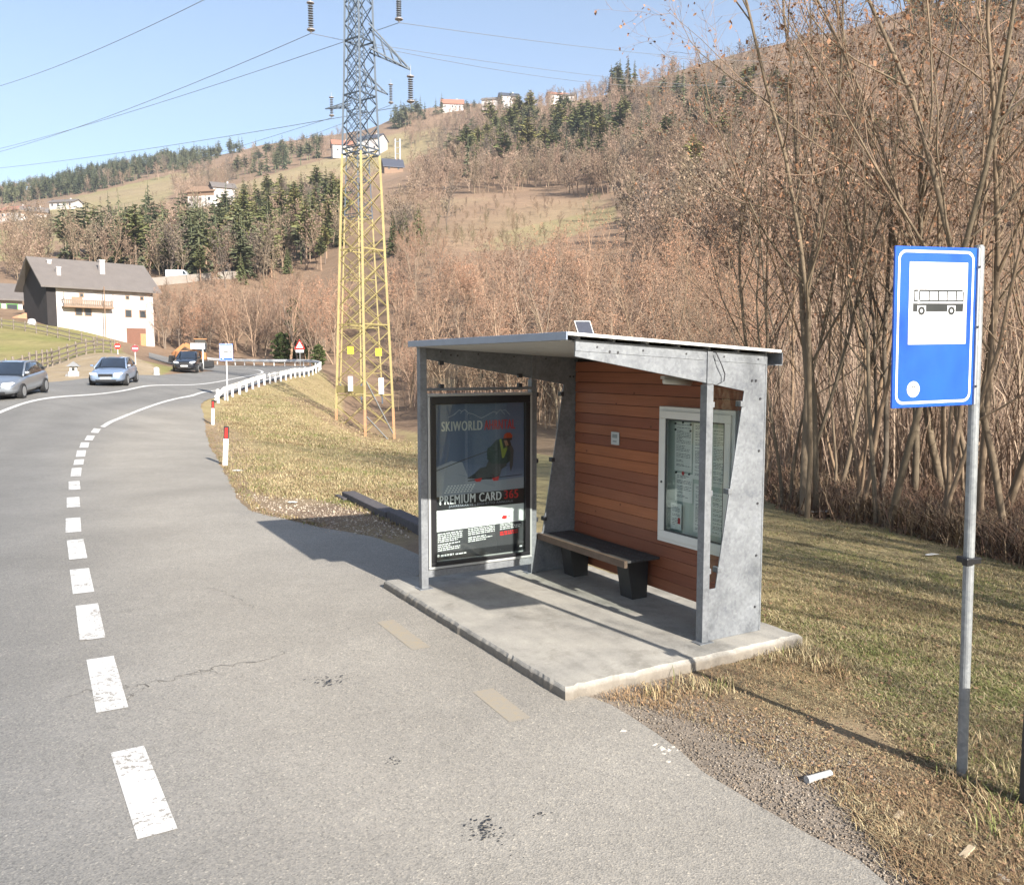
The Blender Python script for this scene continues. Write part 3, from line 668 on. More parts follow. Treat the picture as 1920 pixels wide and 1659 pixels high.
# ---- small things on the shelter
wp=empty('wall_plate',tuple(S(2.004,2.035,1.63)),AL,'small white plate screwed to the middle of the board wall','plate')
m=MB(); m.box(-.012,0,-.07,.07,0,.14); m.build('plate',plain('plate white',(.5,.53,.53),.5,var=.05),wp,bevel=.004)
m=MB(); m.box(-.0135,-.0125,-.045,.045,.075,.115); m.box(-.0135,-.0125,-.03,.035,.03,.045); m.build('print',plain('plate grey',(.25,.28,.28),.6),wp)
ll=empty('ceiling_lamp',tuple(S(1.8,.8,2.5)),AL,'short white tube lamp under the shelter roof in front of the board wall','lamp')
m=MB(); m.tube([(-.16,0,-.155),(.16,0,-.175)],.028,10); m.build('lamp_cover',M_wf,ll,True)
m=MB(); m.bar((-.18,0,-.12),(.18,0,-.14),.06,.03); m.box(-.01,.01,-.01,.01,-.12,.06); m.build('lamp_base',M_soff,ll)
sp=empty('solar_panel',tuple(S(.60,.575,zt(.6)+.045)),AL,'small tilted solar panel standing on the shelter roof','solar panel')
M_cell=plain('solar cells',(.035,.04,.06),.55,var=.15,scale=20,spec=.3)
tl=math.radians(62)
def tilt(x,y,z): # panel plane: x across, y up the panel
    return None
m=MB(); c_,s_2=math.cos(tl),math.sin(tl)
e1=np.array([.9,-.44,0]); e2=np.array([-.28,.16,1.])*.98; nn=np.cross(e1,e2); nn/=np.linalg.norm(nn)
o0=np.array([-.07,.0,.012])
def pp_(u,v,w): return o0+e1*u+e2*v+nn*w
def slabp(mb,u0,u1,v0,v1,w0,w1,mi=0):
    vs=[pp_(u,v,w) for w in (w0,w1) for u,v in ((u0,v0),(u1,v0),(u1,v1),(u0,v1))]
    mb.add(vs,[(3,2,1,0),(4,5,6,7),(0,1,5,4),(1,2,6,5),(2,3,7,6),(3,0,4,7)],mi)
slabp(m,0,.135,0,.15,-.010,0); fr=m.build('panel_frame',M_white,sp)
m=MB(); slabp(m,.006,.129,.006,.144,.0005,.002); slabp(m,.006,.129,.006,.144,-.012,-.0105); m.build('cells',M_cell,fr)
m=MB(); m.bar(pp_(.08,.12,-.014),pp_(.08,.0,-.11)-np.array([0,0,.02]),.012,.012); m.build('bracket',M_post,sp)

m=MB(); m.tube([(1.50,-.035,2.60),(1.55,-.05,2.50),(1.60,-.04,2.42),(1.60,-.03,2.36),(1.52,-.035,2.335)],.005,6); m.build('cable',M_clip,sh)
# ------------------------------------------------------------------ bus stop signs
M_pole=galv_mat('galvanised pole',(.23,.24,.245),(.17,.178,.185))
M_blue=plain('sign blue',(.010,.082,.46),.35,var=.13,scale=5); M_sw=plain('sign white',(.74,.74,.74),.4,var=.03); M_sk=plain('sign black',(.018,.02,.019),.5)
def rrect(x0,x1,z0,z1,r,n=6):
    P_=[]
    for cx,cz,a in ((x1-r,z1-r,0),(x0+r,z1-r,PI/2),(x0+r,z0+r,PI),(x1-r,z0+r,1.5*PI)):
        P_+=[(cx+r*math.cos(a+k*PI/2/n),cz+r*math.sin(a+k*PI/2/n)) for k in range(n+1)]
    return P_
def flat(mb,poly,y,mi=0):   # faces -y
    mb.add([(x,y,z) for x,z in poly],[tuple(range(len(poly)))],mi)
def ring(mb,po,pi_,y,mi=0):
    n=len(po); mb.add([(x,y,z) for x,z in po]+[(x,y,z) for x,z in pi_],[(i,(i+1)%n,n+(i+1)%n,n+i) for i in range(n)],mi)
def circ(cx,cz,r,n=20): return [(cx+r*math.cos(2*PI*k/n),cz+r*math.sin(2*PI*k/n)) for k in range(n)]
def bus_sign(label,loc,rz,face_w,face_h,zb,detail=True,lean=0,offset=True):
    lo=.51 if offset else .74
    root=empty('bus_stop_sign',loc,rz,label,'bus stop sign'); root.rotation_euler=(0,lean,rz)
    R_p=.03
    m=MB(); m.tube([(0,0,-.1),(0,0,zb+face_h+.01)],R_p,16); m.tube([(0,0,zb+face_h+.01),(0,0,zb+face_h+.02)],R_p*.8,12); m.build('pole',M_pole,root,smooth=False)
    x1=-.045 if offset else face_w/2; x0=x1-face_w; y=-.03 if offset else -.045
    m=MB(); m.box(x0,x1,y,y+.014,zb,zb+face_h); pn=m.build('sign_panel',M_blue,root,bevel=.003)
    m=MB(); q=.02
    ring(m,rrect(x0+q,x1-q,zb+q,zb+face_h-q,.05),rrect(x0+q+.014,x1-q-.014,zb+q+.014,zb+face_h-q-.014,.04),y-.0015); m.build('white_border',M_sw,pn)
    m=MB(); bx0,bx1=(x0+.17*face_w,x1-.115*face_w) if offset else (x0+.07*face_w,x1-.07*face_w); bz1=zb+face_h*.905; bz0=bz1-face_h*lo
    flat(m,[(bx0,bz0),(bx1,bz0),(bx1,bz1),(bx0,bz1)],y-.002); sq=m.build('white_square',M_sw,pn)
    W_=bx1-bx0; H_=bz1-bz0
    m=MB(); T=lambda x,z:(bx0+x*W_,bz0+z*H_)
    yk=y-.003
    flat(m,[T(.07,.40),T(.145,.40),T(.145,.50),T(.07,.50)],yk); flat(m,[T(.29,.40),T(.66,.40),T(.66,.50),T(.07,.50),T(.29,.495)],yk)
    flat(m,[T(.145,.475),T(.29,.475),T(.29,.495),T(.145,.495)],yk); flat(m,[T(.66,.475),T(.80,.475),T(.80,.50),T(.66,.50)],yk)
    flat(m,[T(.80,.40),T(.93,.40),T(.94,.50),T(.80,.50)],yk)
    flat(m,[T(.08,.523),T(.15,.523),T(.15,.54),T(.08,.54)],yk); flat(m,[T(.18,.523),T(.94,.523),T(.94,.54),T(.18,.54)],yk)
    flat(m,[T(.08,.645),T(.15,.645),T(.15,.667),T(.08,.667)],yk); flat(m,[T(.17,.645),T(.92,.645),T(.92,.667),T(.17,.667)],yk)
    for x in (.085,.165,.33,.49,.64,.80,.92): flat(m,[T(x,.54),T(x+.02,.54),T(x+.02,.645),T(x,.645)],yk)
    for x in (.215,.73):
        c=T(x,.41); ring(m,circ(*c,.058*W_),circ(*c,.024*W_),yk-.0005)
    m.build('bus_pictogram',M_sk,sq)
    m=MB(); c=(x0+.25*face_w,zb+.115*face_h); flat(m,circ(*c,.045 if offset else .03),y-.002); dt=m.build('white_disc',M_sw,pn)
    m=MB(); ring(m,circ(c[0],c[1]+.008,.012,10)[:6],circ(c[0],c[1]+.008,.006,10)[:6],y-.003); m.build('emblem',M_sk,dt)
    if offset:
        m=MB(); m.box(x1+.001,-R_p-.002,y-.012,y+.03,zb,zb+face_h); m.build('channel',M_alu,root,bevel=.004)
        for f in (.12,.5,.88): m=MB(); m.tube([(-.038,y-.018,zb+f*face_h),(-.038,y-.011,zb+f*face_h)],.007,8); m.build('bolt',M_bolt,root)
    return root
b_=hit(1803,1456)
sg=bus_sign('tall blue bus stop sign with a bus pictogram on a near grey pole',(b_[0],b_[1],-.0),math.radians(19),.58,.89,2.27,lean=math.radians(-1.2))
m=MB(); m.box(-.045,.045,-.05,.05,1.33,1.365); m.box(-.075,-.03,-.06,-.02,1.325,1.37); m.build('clamp',M_blk,sg,bevel=.004)
q=hit(427,752,40); q=at(427,752,48)
bus_sign('small distant bus stop sign on a white pole beside the end of the guardrail',(q[0],q[1],float(Gz(q[0],q[1]))),math.radians(12),.72,.95,2.25,offset=False)
bpy.data.objects['bus_stop_sign.001'].children[0].data.materials[0]=M_sw
# the distant one shows mostly white: larger white square
# ------------------------------------------------------------------ delineator posts
M_red=plain('reflector red',(.55,.02,.015),.3,var=.1); M_dwh=plain('post white plastic',(.72,.72,.70),.45,var=.08,scale=5)
def delineator(px,py,Y,label,lean):
    g_=at(px,py,Y); root=empty('delineator_post',(g_[0],g_[1],float(Gz(g_[0],g_[1]))),math.radians(18),label,'delineator post','delineator posts on the grass edge of the bus bay'); root.rotation_euler=(0,lean,math.radians(18))
    H=1.1; sec=[(-.06,-.05),(.06,-.05),(.05,.05),(0,.075),(-.05,.05)]
    m=MB(); m.prism([(x,y,-.1) for x,y in sec],(0,0,H-.32)); m.build('post',M_dwh,root,fix=True,bevel=.006)
    m=MB(); m.prism([(x*1.01,y*1.01,H-.419) for x,y in sec],(0,0,.30)); m.prism([(x*.95,y*.95,H-.12) for x,y in sec],(0,0,.012)); bd=m.build('black_band',M_blk,root,fix=True)
    m=MB(); m.box(-.034,.034,-.056,-.0515,H-.40,H-.14); m.build('reflector',M_red,bd)
delineator(422,869,21.5,'nearer white delineator post with a red reflector, leaning right on the grass edge',math.radians(3.5))
delineator(399,796,35.6,'farther white delineator post with a red reflector, just before the guardrail',math.radians(2))

# ------------------------------------------------------------------ guardrail along the bend
M_gwh=plain('guardrail white',(.66,.66,.65),.5,var=.12,scale=3)
gpts=[np.array(pxy(*q)) for q in [(404,757,46),(428,747,49.5),(455,737,53.5),(503,718,62),(553,703,72.5),(598,691.5,86),(597,689.5,92),(560,687.5,98),(500,686.5,102),(450,686,105.5),(390,686,110),(330,686,114)]]
gp=path(gpts,400); dd=np.r_[0,np.cumsum(np.hypot(*np.diff(gp,axis=0).T))]
gr=empty('guardrail',(gp[0][0],gp[0][1],float(Gz(*gp[0]))),0,'white steel guardrail curving along the outside of the road bend','guardrail')
o0g=np.array(gr.location)
def gpt(s,h,off=0):
    x=np.interp(s,dd,gp[:,0]); y=np.interp(s,dd,gp[:,1]); x2=np.interp(s+.3,dd,gp[:,0]); y2=np.interp(s+.3,dd,gp[:,1])
    t_=np.array([x2-x,y2-y]); t_=t_/(np.linalg.norm(t_)+1e-9); n_=np.array([t_[1],-t_[0]])
    return np.array([x+n_[0]*off,y+n_[1]*off,float(Gz(x,y))+h])-o0g
prof=[(-.02,.45),(.045,.50),(.045,.55),(-.02,.60),(.045,.66),(.045,.71),(-.02,.76)]
ss=np.arange(0,dd[-1],1.0)
m=MB(); vs=[]; 
for s in ss:
    drop=max(0,1-s/2.2)*.32
    for o_,h in prof: vs.append(gpt(s,h-drop,-o_))
k=len(prof); fs=[(i*k+j,i*k+j+1,(i+1)*k+j+1,(i+1)*k+j) for i in range(len(ss)-1) for j in range(k-1)]
m.add(vs,fs); rl=m.build('rail_beam',M_gwh,gr); sol_=rl.modifiers.new('s','SOLIDIFY'); sol_.thickness=.02
for s in np.arange(.3,dd[-1]-1,2.0):
    m=MB(); a=gpt(s,-.2,.09); b2=gpt(s,.74,.09); m.bar(a,b2,.14,.10); c_=gpt(s,.6,.0); d_2=gpt(s,.6,.05); m.bar(c_,d_2,.10,.2); m.build('post',M_gwh,gr)

# ------------------------------------------------------------------ warning and no-entry signs
def tri(cx,cz,r): return [(cx+r*math.cos(a),cz+r*math.sin(a)) for a in (PI/2,PI/2+2*PI/3,PI/2+4*PI/3)]
q=at(563,690,97); z0=float(Gz(q[0],q[1]))
ws=empty('warning_sign',(q[0],q[1],z0),math.radians(-5),'red and white triangular warning sign behind the guardrail before dark ivy','warning sign')
m=MB(); m.tube([(0,0,-.3),(0,0,3.0)],.045,8); m.build('pole',M_pole,ws)
m=MB(); m.prism([(x,-.06,z) for x,z in tri(0,2.3,.72)],(0,.02,0)); f_=m.build('sign_panel',M_red,ws,fix=True)
m=MB(); flat(m,tri(0,2.3,.47),-.063); wf=m.build('white_field',M_sw,f_)
m=MB(); flat(m,[(-.15,2.12),(-.09,2.12),(-.06,2.3),(-.1,2.42),(-.15,2.36)],-.066); flat(m,[(.06,2.12),(.13,2.12),(.14,2.34),(.08,2.38)],-.066); m.build('symbol',M_sk,wf)
m=MB(); m.box(-.45,.45,-.06,-.04,1.55,1.85); m.build('plate',M_sw,ws)
def noentry(px,py,Y,label,rz,h,back=False):
    q=at(px,py,Y); z=float(Gz(q[0],q[1])); r_=empty('no_entry_sign',(q[0],q[1],z),rz,label,'no entry sign')
    m=MB(); m.tube([(0,0,-.2),(0,0,h+.3)],.035,8); m.build('pole',M_dwh,r_)
    m=MB(); m.prism([(x,-.05,zz) for x,zz in circ(0,h,.28)],(0,.012,0)); d_=m.build('disc',M_red if not back else plain('dark red disc',(.20,.02,.03),.5),r_,fix=True)
    m=MB(); flat(m,[(-.2,h-.055),(.2,h-.055),(.2,h+.055),(-.2,h+.055)],-.053); m.build('white_bar',M_sw,d_)
noentry(221,664,80,'red no entry sign half behind the mound beside the fence end',math.radians(10),.75)
noentry(255,700,68,'dark red round sign on a white pole at the mouth of the farm track',math.radians(35),1.25,True)

# ------------------------------------------------------------------ white bollard, wayside stone
q=at(294,709,62); bo=empty('bollard',(q[0],q[1],float(Gz(q[0],q[1]))),0,'short white bollard at the foot of the farm track','bollard')
bo.scale=(.62,)*3
m=MB(); m.lathe([(.30,-.2),(.30,.75),(.24,.85),(.05,.9)],14); m.build('body',M_dwh,bo,True); m=MB(); m.lathe([(.36,-.1),(.36,.12),(.31,.14)],14); m.build('foot',plain('bollard foot',(.5,.48,.44),.8),bo,True)
q=at(139,712,56); wsn=empty('wayside_shrine',(q[0],q[1],float(Gz(q[0],q[1]))),math.radians(20),'small white stone shrine with a grey pointed roof on the dry bank','shrine')
M_stone=plain('white stone',(.55,.53,.49),.9,var=.2,scale=3,bump=.4); M_slate=plain('slate grey',(.20,.20,.20),.8,var=.2)
wsn.scale=(.55,)*3
m=MB(); m.box(-.55,.55,-.5,.5,-.6,.55); m.box(-.42,.42,-.38,.38,.551,1.15); m.build('body',M_stone,wsn,bevel=.05)
m=MB(); m.add([(-.75,-.7,1.152),(.75,-.7,1.152),(.75,.7,1.152),(-.75,.7,1.152),(0,0,1.75)],[(3,2,1,0),(0,1,4),(1,2,4),(2,3,4),(3,0,4)]); m.build('roof',M_slate,wsn)
m=MB(); m.box(-.16,.16,-.39,-.385,.62,.98); m.build('niche',M_sk,wsn)
m=MB(); m.prism([(-.95,-.3,-.2),(-.6,-.3,-.2),(-.62,-.3,.35),(-.85,-.3,.2)],(0,.4,0)); m.build('side_stone',M_slate,wsn,fix=True)

# ------------------------------------------------------------------ timber on the grass, litter, stones, post at the right edge
M_tim=plain('old timber',(.085,.075,.075),.85,var=.35,scale=14,bump=.5)
a=hit(655,934); b=hit(800,1004); d=b-a; Lb=np.linalg.norm(d)
tb=empty('timber_beam',tuple(a),math.atan2(d[1],d[0]),'long dark weathered timber lying on the grass left of the shelter','timber')
m=MB(); m.box(-.05,Lb*.62,-.13,.12,-.02,.13); m.build('beam',M_tim,tb,bevel=.015); 
m=MB(); m.box(Lb*.62+.004,Lb,-.10,.14,-.02,.16); m.build('beam',M_tim,tb,bevel=.015)
m=MB(); m.box(-.2,.35,-.22,-.135,-.02,.06); m.box(.5,1.0,.125,.19,-.02,.05); m.build('splinters',M_tim,tb,bevel=.01)
q=hit(1534,1464); tu=MB(); aa=hit(1513,1468)+[0,0,.022]; bb=hit(1557,1455)+[0,0,.022]
tu.tube([aa-q,bb-q],[.022,.02],12); tu.tube([aa-q-(bb-aa)*.02,aa-q+(bb-aa)*.06],.024,12)
o=tu.build('pipe_piece',plain('grey white plastic',(.4,.39,.37),.5,var=.1),loc=tuple(q)); tag(o,'short pale plastic pipe lying on the gravel verge near the sign pole','pipe')
r=np.random.default_rng(31)
M_rock=plain('pale stone',(.50,.45,.38),.9,var=.25,scale=20,bump=.5); M_rock2=plain('brown stone',(.30,.25,.2),.9,var=.3,scale=20,bump=.5)
def stone(name,px,py,s,label,grp=None,mt_=None):
    p=hit(px,py); bm=bmesh.new(); bmesh.ops.create_icosphere(bm,subdivisions=2,radius=1)
    sc_=np.array([1,.75,.5])*s*r.uniform(.8,1.2,3)
    for v in bm.verts:
        d=1+.22*math.sin(v.co.x*4+px)*math.cos(v.co.y*5+py)+r.normal(0,.05); v.co=Vector((v.co.x*sc_[0]*d,v.co.y*sc_[1]*d,v.co.z*sc_[2]*d))
    me=bpy.data.meshes.new(name); bm.to_mesh(me); bm.free(); me.materials.append(mt_ or M_rock)
    o=bpy.data.objects.new(name,me); C.objects.link(o); o.location=(p[0],p[1],p[2]+s*.15); o.rotation_euler=(0,0,r.uniform(0,6)); return tag(o,label,'stone',grp)
for k,(x,y,s) in enumerate([(1228,1398,.022),(1240,1405,.03),(1252,1408,.026),(1262,1402,.02),(1245,1415,.02),(1270,1408,.018),(1234,1412,.015),(1253,1430,.022),(1262,1433,.014),(1290,1455,.02)]):
    stone('pale_stone',x,y,s,'pale crumbled stone chip at the edge of the bus bay','stone chips at the bay edge')
stone('stone',1168,1372,.028,'white flat stone lying on the asphalt near the slab corner')
stone('stone',1741,1572,.035,'tan stone standing out in the gravel below the pole')
stone('stone',1881,1651,.04,'pale stone at the bottom right in the dead grass')
stone('stone',1310,1075+310,.012,'tiny brown stone in the verge behind the chips',None,M_rock2)
M_wood=plain('pale split wood',(.42,.33,.22),.85,var=.25,scale=30)
def stick(px0,py0,px1,py1,w,label):
    a=hit(px0,py0); b=hit(px1,py1); c=(a+b)/2; m=MB(); m.bar(a-c+[0,0,w*.5],b-c+[0,0,w*.7],w,w*.6); o=m.build('wood_chip',M_wood,loc=tuple(c),bevel=.003); tag(o,label,'wood chip')
stick(1676,1542,1690,1528,.03,'tan wood chip in the gravel between pipe and pole')
stick(1803,1614,1822,1596,.035,'pale broken wood chip near the bottom right corner')
# snow-white scraps of paper
M_scrap=plain('paper scrap',(.5,.48,.44),.8,var=.1)
for px,py,w_,h_,lab in ((445,884,.16,.10,'white scrap lying on the grass below the near delineator'),(1747,1043,.12,.05,'thin white scrap in the lawn left of the sign pole'),(548,944,.12,.06,'white scrap on the bare earth beside the shelter shadow'),(1545,962,.5,.12,'pale litter patch at the foot of the bare trees')):
    p=hit(px,py); m=MB(); n_=9
    pts=[(w_*math.cos(k*2*PI/n_)*r.uniform(.5,1),h_*math.sin(k*2*PI/n_)*r.uniform(.5,1.1),.02+r.uniform(0,.02)) for k in range(n_)]
    m.add(pts+[(0,0,.045)],[(k,(k+1)%n_,n_) for k in range(n_)]); o=m.build('paper_scrap',M_scrap,loc=tuple(p)); s2=o.modifiers.new('s','SOLIDIFY'); s2.thickness=.004; tag(o,lab,'litter')
q=hit(1924,1510); m=MB(); m.box(-.03,.03,-.03,.03,-.1,.72); m.box(-.035,.035,-.035,.035,.721,.74); o=m.build('marker_post',plain('dark post',(.06,.055,.05),.8,var=.3),loc=(q[0]+.004,q[1],q[2])); tag(o,'thin dark post cut off by the right edge of the picture','post')
# ------------------------------------------------------------------ lattice pylons, insulators, power lines
M_yp=plain('yellow green pylon paint',(.28,.225,.09),.65,var=.25,scale=2); M_gp=plain('weathered grey steel',(.06,.078,.10),.6,.2,var=.2,scale=2); M_rust=plain('rusty foot',(.34,.19,.10),.9,var=.3,scale=5)
M_ins=plain('insulator glass',(.16,.19,.23),.25,var=.1); M_insc=plain('insulator cap',(.27,.25,.25),.5); M_wire=plain('wire',(.22,.235,.25),.5,.4)
def pylon(name,c,H,rad,mats,label,arms,ph=1.5,extra=None,cut=16.2,lw=.10):
    z0=float(Gz(c[0],c[1])); root=empty(name,(c[0],c[1],z0),math.atan2(c[0],c[1])*-1,label,'pylon')
    R_f=lambda z: np.interp(z,[0,14.5,21,H],rad)
    def L_(k,z): a=k*PI/2; return np.array([R_f(z)*math.cos(a),R_f(z)*math.sin(a),z])
    low,up,foot=mats
    for k in range(4):
        m=MB(); zs=[-1,1.6]; m.bar(L_(k,0)+[0,0,-1],L_(k,1.6),lw*1.5,lw*1.5,0)
        for z in np.arange(1.6,cut,1.5): m.bar(L_(k,z),L_(k,min(z+1.5,cut)),lw*1.35,lw*1.35,1)
        for z in np.arange(cut,H-.1,2): m.bar(L_(k,z),L_(k,min(z+2,H)),lw*1.1,lw*1.1,2)
        m.build('leg',[foot,low,up],root)
    zs=[.3]; 
    while zs[-1]<H-1: zs.append(zs[-1]+ph*(R_f(zs[-1])/R_f(0))**.45)
    for k in range(4):
        m=MB()
        for a,b in zip(zs[:-1],zs[1:]):
            mi=0 if a<cut else 1; w=lw*.5
            m.bar(L_(k,a),L_((k+1)%4,b),w,w*.6,mi); m.bar(L_((k+1)%4,a),L_(k,b),w,w*.6,mi)
        for z in (2.4,6.5,10.8,cut,16.5,19.5,22.5,25.5): 
            if z<H: m.bar(L_(k,z),L_((k+1)%4,z),lw*.7,lw*.7,0 if z<cut else 1)
        m.build('bracing',[low,up],root)
    for sx,z,l,dz in arms:      # x side, height, reach, rise of the tie
        m=MB(); tip=np.array([sx*l,0,z])
        for y in (-1,1):
            r_=R_f(z)*.72; b0=np.array([sx*r_*.9,y*r_*.6,z+dz*.42]); t0=np.array([sx*r_*.9,y*r_*.6,z+dz])
            m.bar(b0,tip,.07,.07); m.bar(t0,tip,.07,.07)
            for f in (.2,.4,.6,.8): m.bar(b0+(tip-b0)*f,t0+(tip-t0)*max(f-.12,0),.04,.04)
        for f in (.15,.35,.55,.75):
            ra=R_f(z)*.72; m.bar(np.array([sx*ra*.9,-ra*.6,z+dz*.42])*(1-f)+tip*f,np.array([sx*ra*.9,ra*.6,z+dz*.42])*(1-f-.1)+tip*(f+.1),.04,.04)
        m.build('cross_arm',up,root)
    return root,z0,L_
Tc=np.array(pxy(685,820,50.5))
py_root,tz,TL=pylon('pylon',Tc,36,[1.72,1.13,.86,.5],(M_yp,M_gp,M_rust),'tall lattice power pylon, yellow below and grey above, on the grass behind the shelter',[(1,19.4+1.7,2.9,2.3),(-1,27.6,2.75,1.6),(1,28.2,2.3,1.6)])
for k,z,mt_,sz in ((2.5,5.0,'y',.3),(3.4,4.9,'y',.3)):
    p=(TL(2,z)+TL(3,z))/2 if k==2.5 else (TL(3,z)*.45+TL(0,z)*.55)
    m=MB(); m.box(p[0]-.18,p[0]+.18,p[1]-.14,p[1]-.12,z-.22,z+.22); m.build('warning_plate',plain('plate yellow',(.65,.42,.02),.5),py_root)
for p,z,w_,h_ in (((TL(2,3)+TL(3,3))/2,2.75,.28,.85),(TL(3,3)*.4+TL(0,3)*.6,2.55,.3,.95)):
    m=MB(); m.box(p[0]-w_/2,p[0]+w_/2,p[1]-.25,p[1]-.08,z-.1,z-.1+h_); m.build('white_box',M_sw,py_root,bevel=.02)
m=MB(); a=TL(2,2.5); b=TL(3,2.5); m.bar(a+[0,-.06,.25],b+[0,-.06,.25],.04,.42); m.build('climb_guard',M_yp,py_root)
m=MB(); m.bar(TL(3,3.2)+[.1,-.1,0],TL(0,.1)+[-.1,-.1,0],.06,.06); m.bar(TL(3,1.2)+[.1,-.1,0],TL(0,-.6)+[-.1,-.1,0],.06,.06); m.build('grey_strut',M_pole,py_root)
T2=np.array(pxy(677,700,78))
p2r,t2z,_=pylon('pylon',T2,37,[1.9,1.3,1.0,.5],(M_yp,M_gp,M_gp),'grey lattice pylon hidden behind the nearer yellow one, short arms showing',[(1,24.9+2.2,2.75,2.),(-1,24.2+1.4,2.75,.7)],lw=.09)
def insulator(px,pyt,pyb,Y,label,hang):
    a=at(px,pyt,Y); b=at(px,pyb,Y); h=a[2]-b[2]; n_=10
    root=empty('insulator_string',tuple(b),0,label,'insulator','insulator strings on the pylons')
    m=MB(); 
    for k in range(n_):
        z=.12+(h-.24)*k/n_; m.lathe([(.03,z),(.155,z+.015),(.155,z+.035),(.05,z+.085)],12)
    m.build('discs',M_ins,root)
    m=MB(); m.lathe([(.02,h),(.21,h-.03),(.21,h-.08),(.02,h-.1)],12); m.build('cap',M_insc,root)
    m=MB(); m.lathe([(.02,-.12),(.07,-.06),(.23,.02),(.23,.07),(.03,.1)],12); m.build('cap',M_insc,root)
    m=MB(); m.tube([(0,0,h-.02),(0,0,h+hang)],.02,6); m.build('link',M_wire,root)
    return b+[0,0,-.15]
eA=insulator(583,4,58,50,'upper insulator string hanging left of the yellow pylon at the top of the picture',.3)
eB=insulator(748,-12,38,50.4,'insulator string right of the yellow pylon, cut by the top edge',.3)
eC=insulator(770,142,192,50.6,'large insulator string hanging from the lower right arm',.6)
eD=insulator(733,158,194,78,'pale small insulator string right of the rear pylon',.4)
eE=insulator(622,182,218,78,'pale small insulator string left of the rear pylon',.4)
def wire(a,b,sag,label,r_=.019):
    a=np.array(a);b=np.array(b); t_=np.linspace(0,1,28)[:,None]; p=a+(b-a)*t_; p[:,2]-=4*sag*(t_*(1-t_))[:,0]
    m=MB(); m.tube(p-a,r_,5); o=m.build('power_line',M_wire,loc=tuple(a)); tag(o,label,'power line','power lines over the valley')
wire(eA,at(-260,318,150),2.5,'power line running down left from the upper left insulator')
wire(eA,at(1500,100,210),5,'power line from the upper left insulator to the right behind the pylon')
wire(eC,at(-330,322,190),2.,'power line sloping down left from the lower right arm, second of a close pair')
wire(eB,at(-330,330,170),2.2,'power line sloping down left from the insulator at the top edge')
wire(eB,at(1700,92,200),2.5,'upper power line crossing the sky right of the pylon')
wire(at(690,82,60),at(1650,146,190),2.5,'lower power line crossing the sky right of the pylon')
wire(eE,at(-100,400,420),3,'faint power line from the rear left insulator to the ridge at left')
wire(eD,at(300,330,600),3,'faint power line passing behind the pylon down to the left ridge')
wire(at(500,-60,45),at(-200,190,120),2,'power line high in the top left corner of the sky')

# ------------------------------------------------------------------ cars
M_tyre=plain('tyre',(.02,.02,.021),.85); M_rim=plain('rim',(.42,.43,.44),.35,.6); M_win=plain('car glass',(.012,.016,.022),.06,var=.05,coat=1); M_lamp=plain('head lamp',(.62,.64,.66),.12,.2,coat=1); M_plate=plain('number plate',(.7,.7,.68),.5); M_grl=plain('grille',(.02,.02,.022),.4); M_chrome=plain('chrome',(.6,.6,.6),.2,.9)
def carmat(name,c,metal): 
    t=NT(name); t.p.inputs['Coat Weight'].default_value=1; t.p.inputs['Coat Roughness'].default_value=.04
    return t.fin(t.mix(c,t.gray(t.noise(2,3),.93,1.07),1.,'MULTIPLY'),.35,metal)
def loft(mb,st,half,mi=0):
    """st: list of (x, [(y,z)...]) half sections from sill to middle; mirrored"""
    n=len(st[0][1])*2; vs=[]
    for x,sec in st: vs+= [(x,y,z) for y,z in sec]+[(x,-y,z) for y,z in reversed(sec)]
    fs=[(i*n+j,(i+1)*n+j,(i+1)*n+(j+1)%n,i*n+(j+1)%n) for i in range(len(st)-1) for j in range(n)]
    fs+=[tuple(range(n)),tuple((len(st)-1)*n+j for j in range(n-1,-1,-1))]; mb.add(vs,fs,mi)
